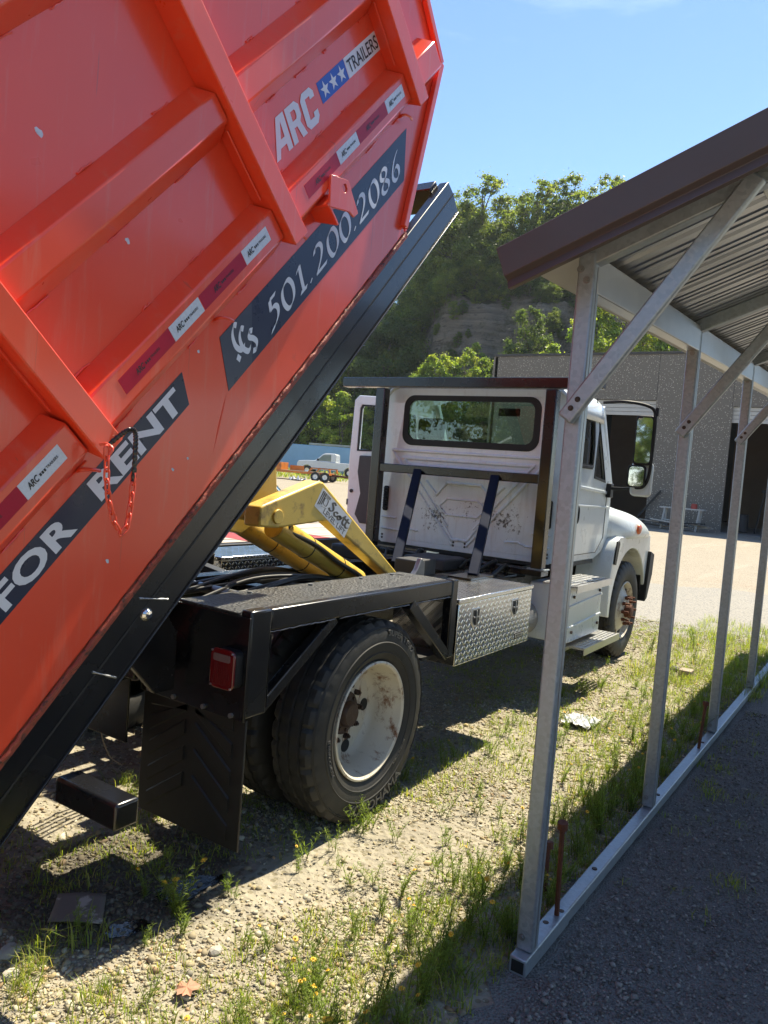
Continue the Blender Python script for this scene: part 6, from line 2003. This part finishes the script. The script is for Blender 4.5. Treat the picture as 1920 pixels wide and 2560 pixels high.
# ------------------------------------------------------------------ concrete shop building
def build_shop():
    b = thing('concrete_building', 'tall flat roofed shop of exposed aggregate concrete with open roll-up doors', 'building', (45, 3, 0))
    X, H = 38.3, 9.0
    doors = [(8.72, 12.4, 6.6), (1.2, 4.97, 6.35), (-6.6, -2.9, 6.35)]
    edges = [18.2] + [e for d in sorted(doors, key=lambda d: -d[1]) for e in (d[1], d[0])] + [-12.0]
    for i in range(0, len(edges), 2):
        y1, y0 = edges[i], edges[i + 1]
        n = max(1, round((y1 - y0) / 6.0))
        for k in range(n):
            a, c = y0 + (y1 - y0) * k / n, y0 + (y1 - y0) * (k + 1) / n
            mb = MB(); mb.box(X, X + .3, a + .02, c - .02, 0, H); mb.build('wall_panel', 'concrete', b, 0.01)
    for y0, y1, zt in doors:
        mb = MB(); mb.box(X, X + .3, y0 - .004, y1 + .004, zt, H - .002); mb.build('lintel_panel', 'concrete', b)
        for k in range(4):
            z = zt - .02 - k * .20
            mb = MB(); mb.box(X + .12, X + .16, y0, y1, z - .185, z); mb.build('door_slat', 'door_white', b, 0.01)
        mb = MB(); mb.box(X - .03, X + .02, y1 - .02, y1 + .16, 0, zt); mb.build('door_jamb', 'concrete', b)
    mb = MB(); mb.box(X - .06, X + .36, -12.05, 18.25, H, H + .14); mb.build('coping', 'coping', b, 0.01)
    mb = MB(); mb.box(X, 58, 18.0, 18.3, 0, H - .01); mb.build('side_wall', 'concrete', b)
    mb = MB(); mb.box(X, 58, -12.2, -11.9, 0, H - .01); mb.build('side_wall', 'concrete', b)
    mb = MB(); mb.box(X + .3, 58, -11.9, 18.0, 8.3, 8.5); mb.build('roof', 'coping', b)
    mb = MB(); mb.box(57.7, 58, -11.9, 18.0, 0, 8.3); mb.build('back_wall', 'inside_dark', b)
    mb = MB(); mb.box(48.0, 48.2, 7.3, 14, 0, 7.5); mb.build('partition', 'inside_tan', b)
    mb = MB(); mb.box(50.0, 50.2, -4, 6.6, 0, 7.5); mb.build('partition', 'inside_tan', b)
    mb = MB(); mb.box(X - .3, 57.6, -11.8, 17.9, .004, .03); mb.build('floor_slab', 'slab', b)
    mb = MB(); mb.box(X - .004, X + .012, 7.2, 7.26, .5, 2.6); mb.build('rust_streak', 'rust', b)
    return b
build_shop()

def shop_clutter():
    # white trestle table against the wall
    t = thing('trestle_table', 'white trestle table standing in front of the concrete wall', 'table', (36.9, 6.5, 0))
    mb = MB(); mb.box(36.6, 37.2, 5.5, 7.6, 1.06, 1.12); mb.build('table_top', 'door_white', t)
    for y in (5.7, 7.35):
        for x in (36.66, 37.14):
            mb = MB(); mb.beam((x, y, 1.06), (x + (.1 if x > 36.9 else -.1), y + .1, 0.02), .07, .07); mb.build('leg', 'door_white', t)
    mb = MB(); mb.beam((36.6, 5.75, .35), (36.6, 7.35, .5), .05, .05); mb.build('brace', 'door_white', t)
    mb = MB(); mb.lathe([(0, .26), (.12, .25), (.15, .18), (.15, .0)], (36.8, 6.0, 1.12), (0, 0, 1), 16)
    tag(mb.build('red_can', 'rust_red', None, smooth=True), 'small red can sitting on the white trestle table', 'can')
    rq = random.Random(12)
    labs = ['long dark scrap board lying at the foot of the wall', 'pale scrap board lying across the pile at the wall', 'weathered scrap plank end near the trestle table', 'dark steel offcut lying in front of the trestle table', 'flat grey scrap sheet lying beside the trestle table', 'splintered brown plank on top of the scrap heap', 'thin black pipe lying along the scrap heap', 'short scrap board half under the trestle table', 'brown plywood offcut leaning on the scrap heap', 'dark scrap beam stretched towards the shop door']
    for i in range(10):
        y = rq.uniform(4.9, 9.2); x = rq.uniform(35.6, 37.6); L = rq.uniform(.8, 2.4); a = rq.uniform(1.0, 2.1)
        d = Vector((math.cos(a), math.sin(a), rq.uniform(-.05, .12))) * L / 2
        c = Vector((x, y, .14 + .03 * i))
        mb = MB(); mb.beam(c - d, c + d, rq.uniform(.12, .5), rq.uniform(.03, .10))
        tag(mb.build('scrap_board', ('wood', 'darkgrey', 'wood_pale', 'black_matte', 'steel')[i % 5], None), labs[i], 'board', 'scrap heap by the concrete wall')
    mb = MB(); mb.beam((37.9, 9.3, 0), (38.2, 8.0, 1.9), .10, .10)
    tag(mb.build('leaning_post', 'black_matte', None), 'dark steel post leaning against the concrete wall', 'post')
    # work stand inside the open door
    t = thing('work_stand', 'black work stand inside the open shop doorway', 'stand', (41.5, 3.0, 0))
    mb = MB(); mb.box(41.0, 41.8, 2.4, 3.6, 2.2, 2.35); mb.build('stand_top', 'black_matte', t)
    for y in (2.5, 3.5):
        mb = MB(); mb.beam((41.4, y, 2.2), (41.4, y + (.3 if y > 3 else -.3), 0.03), .08, .08); mb.build('leg', 'black_matte', t)
    mb = MB(); mb.cyl((40.6, 4.35, .06), (40.6, 4.35, 1.0), .32, 18)
    tag(mb.build('barrel', 'darkgrey', None, 0.03), 'dark barrel just inside the open shop doorway', 'barrel')
    # red machine at the picture edge
    t = thing('red_mower', 'red ride-on machine parked in front of the shop door', 'machine', (35.6, 2.0, 0))
    mb = MB(); mb.box(35.1, 36.6, 1.65, 2.55, .55, 1.15); mb.box(35.3, 35.9, 1.75, 2.45, 1.15, 1.5); mb.build('body', 'orange', t, 0.12, seg=3)
    mb = MB(); mb.box(36.0, 36.5, 1.8, 2.4, 1.15, 1.7); mb.build('seat', 'black_matte', t, 0.08)
    for x, r in ((35.3, .30), (36.35, .42)):
        for y in (1.6, 2.6):
            mb = MB(); mb.cyl((x, y - .1, r + .03), (x, y + .1, r + .03), r, 20); mb.build('wheel', 'rubber', t, 0.03)
shop_clutter()

# ------------------------------------------------------------------ pickup, trailer, shipping container, flatbed
def FR(o, ang):
    """local frame: x forward, y left"""
    c, s = math.cos(ang), math.sin(ang)
    return lambda x, y, z: (o[0] + c * x - s * y, o[1] + s * x + c * y, o[2] + z)

def build_far():
    # directions across the view
    def gp(u, depth):
        az = yaw - math.atan((u - 960) / 1922)
        r = depth / math.cos(yaw - az)
        x, y = CAM.x + r * math.cos(az), CAM.y + r * math.sin(az)
        return x, y, float(ground_z(x, y))
    lat = yaw + math.pi / 2          # pointing left across the picture
    # --- pickup: nose to the left
    p = gp(800, 66.5)
    f = FR((p[0], p[1], p[2]), lat - .12)
    t = thing('pickup_truck', 'white pickup truck parked in front of the blue shipping container', 'pickup', (p[0], p[1], p[2]))
    prof = [(-3.6, .55), (-3.6, 1.15), (-1.28, 1.17), (-1.28, 1.10), (2.05, 1.32 - .1), (2.12, .95), (2.05, .55), (1.62, .5), (-3.5, .5)]
    hood = [(0.52, 1.22), (1.2, 1.25), (1.95, 1.15), (2.08, .92), (2.08, .52), (-3.6, .52), (-3.6, 1.16), (-1.25, 1.18), (-1.25, 1.2)]
    arch = lambda cx: [(cx + .45 * math.cos(R(a)), .40 + .45 * math.sin(R(a))) for a in range(15, 171, 15)]
    body = [(2.1, .60), (2.1, .98), (1.98, 1.16), (1.2, 1.25), (.55, 1.27), (-1.28, 1.20), (-3.62, 1.18), (-3.62, .62)] + list(reversed(arch(-2.45))) + [(-1.9, .50), (.7, .50)] + list(reversed(arch(1.22)))
    mb = MB(f); mb.plate([body], (0, -.98, 0), (1, 0, 0), (0, 0, 1), (0, 1.96, 0)); bd = mb.build('body', 'car_white', t, 0.04, seg=2)
    cab_o = [(.62, 1.26), (-.12, 1.88), (-.35, 1.95), (-1.12, 1.95), (-1.24, 1.85), (-1.27, 1.2)]
    mb = MB(f); mb.plate([cab_o], (0, -.90, 0), (1, 0, 0), (0, 0, 1), (0, 1.80, 0)); mb.build('cab', 'car_white', t, 0.05)
    for yy in (-.905, .893):
        mb = MB(f); mb.plate([[(.38, 1.30), (-.14, 1.78), (-.80, 1.82), (-.80, 1.28)]], (0, yy, 0), (1, 0, 0), (0, 0, 1), (0, .012, 0)); mb.build('side_window', 'glass_clear', t)
        mb = MB(f); mb.plate([[(.36, 1.31), (-.14, 1.77), (-.78, 1.81), (-.78, 1.29)]], (0, yy + .02 * (1 if yy < 0 else -1), 0), (1, 0, 0), (0, 0, 1), (0, .004, 0)); mb.build('window_backing', 'darkgrey', t)
    mb = MB(f); mb.box(-3.5, -1.35, -.85, .85, 1.19, 1.205); mb.build('bed', 'darkgrey', t)
    for x in (1.22, -2.45):
        for yy in (-.97, .75):
            mb = MB(f); mb.lathe([(.2, 0), (.34, .0), (.39, .03), (.39, .19), (.34, .22), (.2, .22)], (x, yy, .40), (0, 1, 0), 24); w = mb.build('wheel', 'rubber', t, smooth=True)
            mb = MB(f); mb.lathe([(0, .04), (.1, .02), (.2, .015), (.21, .03)], (x, yy if yy < 0 else yy + .22, .40), (0, 1 if yy < 0 else -1, 0), 20); mb.build('rim', 'alu', w, smooth=True)
    mb = MB(f); mb.box(2.08, 2.14, -.7, .7, .72, .98); mb.build('grille', 'plastic', t)
    for yy in (-.93, .63):
        mb = MB(f); mb.box(2.02, 2.115, yy, yy + .3, .82, 1.02); mb.build('headlight', 'lens_clear', t, .02)
    mb = MB(f); mb.box(1.98, 2.2, -.97, .97, .45, .66); mb.build('bumper', 'alu', t, .04)
    for yy in (-1.12, .98):
        mb = MB(f); mb.box(.22, .36, yy, yy + .14, 1.27, 1.45); mb.build('mirror', 'plastic', t, .02)
    mb = MB(f); mb.box(-.72, -.58, -1.0, -.975, 1.02, 1.15); mb.build('door_handle', 'plastic', t)
    mb = MB(f); mb.box(-.95, -.935, -.988, -.97, .6, 1.2); mb.build('door_gap', 'black_matte', t)
    # --- orange tandem trailer
    p = gp(772, 58.0)
    f = FR((p[0], p[1], p[2]), lat - .20)
    t = thing('utility_trailer', 'orange tandem axle equipment trailer parked ahead of the pickup', 'trailer', (p[0], p[1], p[2]))
    mb = MB(f); mb.box(-1.6, 3.2, -.85, .85, .52, .66); mb.build('deck_frame', 'orange', t, .01)
    for k in range(7):
        mb = MB(f); mb.box(-1.55, 3.15, -.8 + k * .23, -.59 + k * .23, .665, .70); mb.build('plank', 'wood', t)
    for s in (-1, 1):
        mb = MB(f); mb.plate([[(-1.75, .70), (-1.70, 1.02), (-.28, 1.02), (-.05, .70), (-.1, .66), (-.35, .95), (-1.62, .95), (-1.68, .66)]], (0, s * 1.02 - .14, 0), (1, 0, 0), (0, 0, 1), (0, .28, 0)); mb.build('mud_guard', 'orange', t, .01)
        mb = MB(f); mb.box(-1.72, -.2, s * 1.02 - .14, s * 1.02 + .14, 1.0, 1.03); mb.build('guard_top', 'rust', t)
        for x in (-1.36, -.62):
            mb = MB(f); mb.lathe([(.2, 0), (.32, .0), (.36, .03), (.36, .17), (.32, .2), (.2, .2)], (x, s * 1.02 - .1, .36), (0, 1, 0), 22); w = mb.build('wheel', 'rubber', t, smooth=True)
            mb = MB(f); mb.lathe([(0, .03), (.06, .02), (.08, .05), (.17, .05), (.2, .02)], (x, s * 1.02 - .11 if s < 0 else s * 1.02 + .1, .36), (0, 1 if s < 0 else -1, 0), 18); mb.build('rim', 'alu', w, smooth=True)
    mb = MB(f); mb.box(.9, 2.0, -.86, -.80, .70, 1.08); mb.build('side_board', 'orange', t)
    mb = MB(f); mb.box(2.15, 3.35, -.84, .84, .68, 1.25); mb.build('tool_cage', 'orange', t, .01)
    mb = MB(f)
    for k in range(7):
        mb.beam((2.2 + k * .17, -.86, .72), (2.2 + k * .17 + (.1 if k % 2 else 0), -.86, 1.22), .03, .03)
    mb.build('cage_bar', 'rust', t)
    mb = MB(f); mb.beam((-1.6, 0, .55), (-3.6, 0, .42), .14, .14); mb.build('drawbar', 'rust', t)
    # --- trash by the trailer
    p2 = gp(738, 57.0)
    mb = MB(); rq = random.Random(2)
    N = 8
    mb.grid([[(p2[0] + (i / N - .5) * .9 + rq.uniform(-.03, .03), p2[1] + (j / N - .5) * .9 + rq.uniform(-.03, .03), p2[2] + .03 + abs(rq.gauss(0, .10))) for j in range(N + 1)] for i in range(N + 1)])
    tag(mb.build('trash_bag', 'trash', None), 'white trash bag on the ground by the orange trailer', 'bag')
    # --- blue shipping container
    p = gp(790, 73)
    f = FR((p[0], p[1], p[2] - .05), lat - .10)
    t = thing('shipping_container', 'faded blue corrugated shipping container at the edge of the wood', 'shipping container', (p[0], p[1], p[2]))
    L = 6.1
    mb = MB(f)
    pr = []
    x = -L
    while x < L - .05:
        pr += [(x, 0), (x + .07, 0), (x + .14, .055), (x + .21, .055)]
        x += .278
    pr.append((L, 0))
    mb.grid([[(a, -1.22 + d, z) for a, d in pr] for z in (.18, 2.48)])
    mb.build('corrugated_side', 'cblue', t)
    mb = MB(f); mb.box(-L, L, -1.17, 1.2, 2.46, 2.56); mb.build('roof', 'cblue', t)
    mb = MB(f); mb.box(-L, L, -1.25, -1.15, 2.45, 2.56); mb.build('top_rail', 'cblue', t)
    mb = MB(f); mb.box(-L, L, -1.25, -1.15, .05, .2); mb.build('bottom_rail', 'rust', t)
    mb = MB(f); mb.box(-L, L, 1.15, 1.25, .05, 2.5); mb.build('back_side', 'cblue', t)
    for x in (-L, L):
        mb = MB(f); mb.box(x - .07, x + .07, -1.255, 1.255, .04, 2.57); mb.build('end_frame', 'cblue', t)
    for k, (w, z) in enumerate(((.42, 1.98), (.95, 1.76), (.82, 1.53), (.22, 1.14))):
        mb = MB(f); mb.box(-2.35 - w, -2.35, -1.232, -1.226, z - .07, z + .07); mb.build('stencil_marking', 'vwhite', t)
    mb = MB(f); mb.beam((1.2, -.6, 2.72), (-3.4, -.2, 2.74), .5, .20)
    tag(mb.build('roof_lumber', 'wood', None), 'stack of brown lumber lying on the blue shipping container', 'lumber')
    # --- flatbed trailer just beyond the truck
    t = thing('flatbed_trailer', 'low equipment trailer with sunbleached plank deck parked beyond the truck', 'trailer', (3.5, 4.4, 0))
    y0, y1, xa, xb, zt = 3.30, 5.7, 1.0, 11.5, 0.95
    mb = MB(); mb.box(xa, xb, y0, y0 + .08, zt - .16, zt - .005); mb.build('side_beam', 'black_matte', t, .006)
    mb = MB(); mb.box(xa, xb, y1 - .08, y1, zt - .16, zt - .005); mb.build('side_beam', 'black_matte', t, .006)
    mb = MB(); mb.box(xa, xb, y0 + .5, y0 + .6, zt - .4, zt - .17); mb.build('main_beam', 'black_matte', t)
    n = 12
    for k in range(n):
        a = y0 + .09 + (y1 - y0 - .18) * k / n
        for q, (p0, p1) in enumerate(((1.0, 2.6), (4.0, 11.4))):
            mb = MB(); mb.box(p0, p1, a + .004, a + (y1 - y0 - .18) / n - .004, zt - .04, zt + rq.uniform(-.004, .006)); mb.build('plank', 'wood_pale', t)
    mb = MB(); mb.box(2.62, 3.98, y0 + .09, y1 - .09, zt - .03, zt + .002); mb.build('beaver_plate', 'rust_red', t)
    for k in range(10):
        mb = MB(); mb.box(1.4 + k, 1.5 + k, y0 - .06, y0 - .001, zt - .14, zt - .03); mb.build('stake_pocket', 'rust', t)
    mb = MB(); mb.plate([[(2.6, .40), (2.75, .72), (4.3, .72), (4.5, .40), (4.4, .40), (4.22, .66), (2.82, .66), (2.7, .40)]], (0, y0 + .02, 0), (1, 0, 0), (0, 0, 1), (0, .35, 0)); mb.build('fender', 'black_matte', t)
    for x in (3.1, 3.95):
        mb = MB(); mb.lathe([(.2, 0), (.33, .0), (.38, .04), (.38, .2), (.33, .23), (.2, .23)], (x, y0 + .08, .38), (0, 1, 0), 24); w = mb.build('wheel', 'rubber', t, smooth=True)
        mb = MB(); mb.lathe([(0, .05), (.08, .04), (.2, .06), (.21, .02)], (x, y0 + .08, .38), (0, 1, 0), 20); mb.build('rim', 'alu', w, smooth=True)
    for x, c in ((1.85, 'tape_w'), (2.03, 'tape_r'), (4.7, 'tape_w'), (4.88, 'tape_r')):
        mb = MB(); mb.box(x, x + .17, y0 - .004, y0 - .001, .70, .75) if False else mb.box(x, x + .17, y0 + .485, y0 + .49, .62, .69); mb.build('reflective_tape', c, t)
build_far()

# gabled house behind the photographer, seen mirrored in the cab glass
def build_house():
    h = thing('gabled_house', 'tan gabled house with a pale metal roof standing behind the yard', 'house', (-22, 9, 0))
    x0, x1, y0, y1 = -30, -22, 6.0, 13.0
    mb = MB(); mb.box(x0, x1, y0, y1, 0, 3.0); mb.build('wall', 'house_tan', h)
    mb = MB(); mb.plate([[(y0, 3.0), (y1, 3.0), ((y0 + y1) / 2, 4.9)]], (x1 - .2, 0, 0), (0, 1, 0), (0, 0, 1), (.2, 0, 0)); mb.build('gable', 'house_tan', h)
    for s in (-1, 1):
        ym = (y0 + y1) / 2
        mb = MB(); mb.add([(x0 - .4, ym, 5.0), (x1 + .4, ym, 5.0), (x1 + .4, ym + s * 4.0, 2.83), (x0 - .4, ym + s * 4.0, 2.83), (x0 - .4, ym, 5.1), (x1 + .4, ym, 5.1), (x1 + .4, ym + s * 4.0, 2.93), (x0 - .4, ym + s * 4.0, 2.93)], [(0, 1, 2, 3), (4, 5, 6, 7), (0, 1, 5, 4), (2, 3, 7, 6), (1, 2, 6, 5), (3, 0, 4, 7)]); mb.build('roof', 'house_roof', h)
    mb = MB(); mb.box(x1 + .002, x1 + .05, 8.5, 9.5, 0, 2.1); mb.build('door', 'wood', h)
build_house()

# ------------------------------------------------------------------ thin summer haze
def build_haze():
    t = NT('haze_air')
    v = t.n('VolumePrincipled')
    v.inputs['Color'].default_value = (0.86, 0.92, 1.0, 1)
    v.inputs['Density'].default_value = 0.00022
    v.inputs['Anisotropy'].default_value = 0.3
    t.l(v.outputs[0], t.out.inputs['Volume'])
    M['haze'] = t.m
    mb = MB(); mb.box(-1750, 1750, -1750, 1750, -1.6, 62)
    tag(mb.build('haze', 'haze', None), 'thin pale summer haze in the air', None, None, 'stuff')
build_haze()
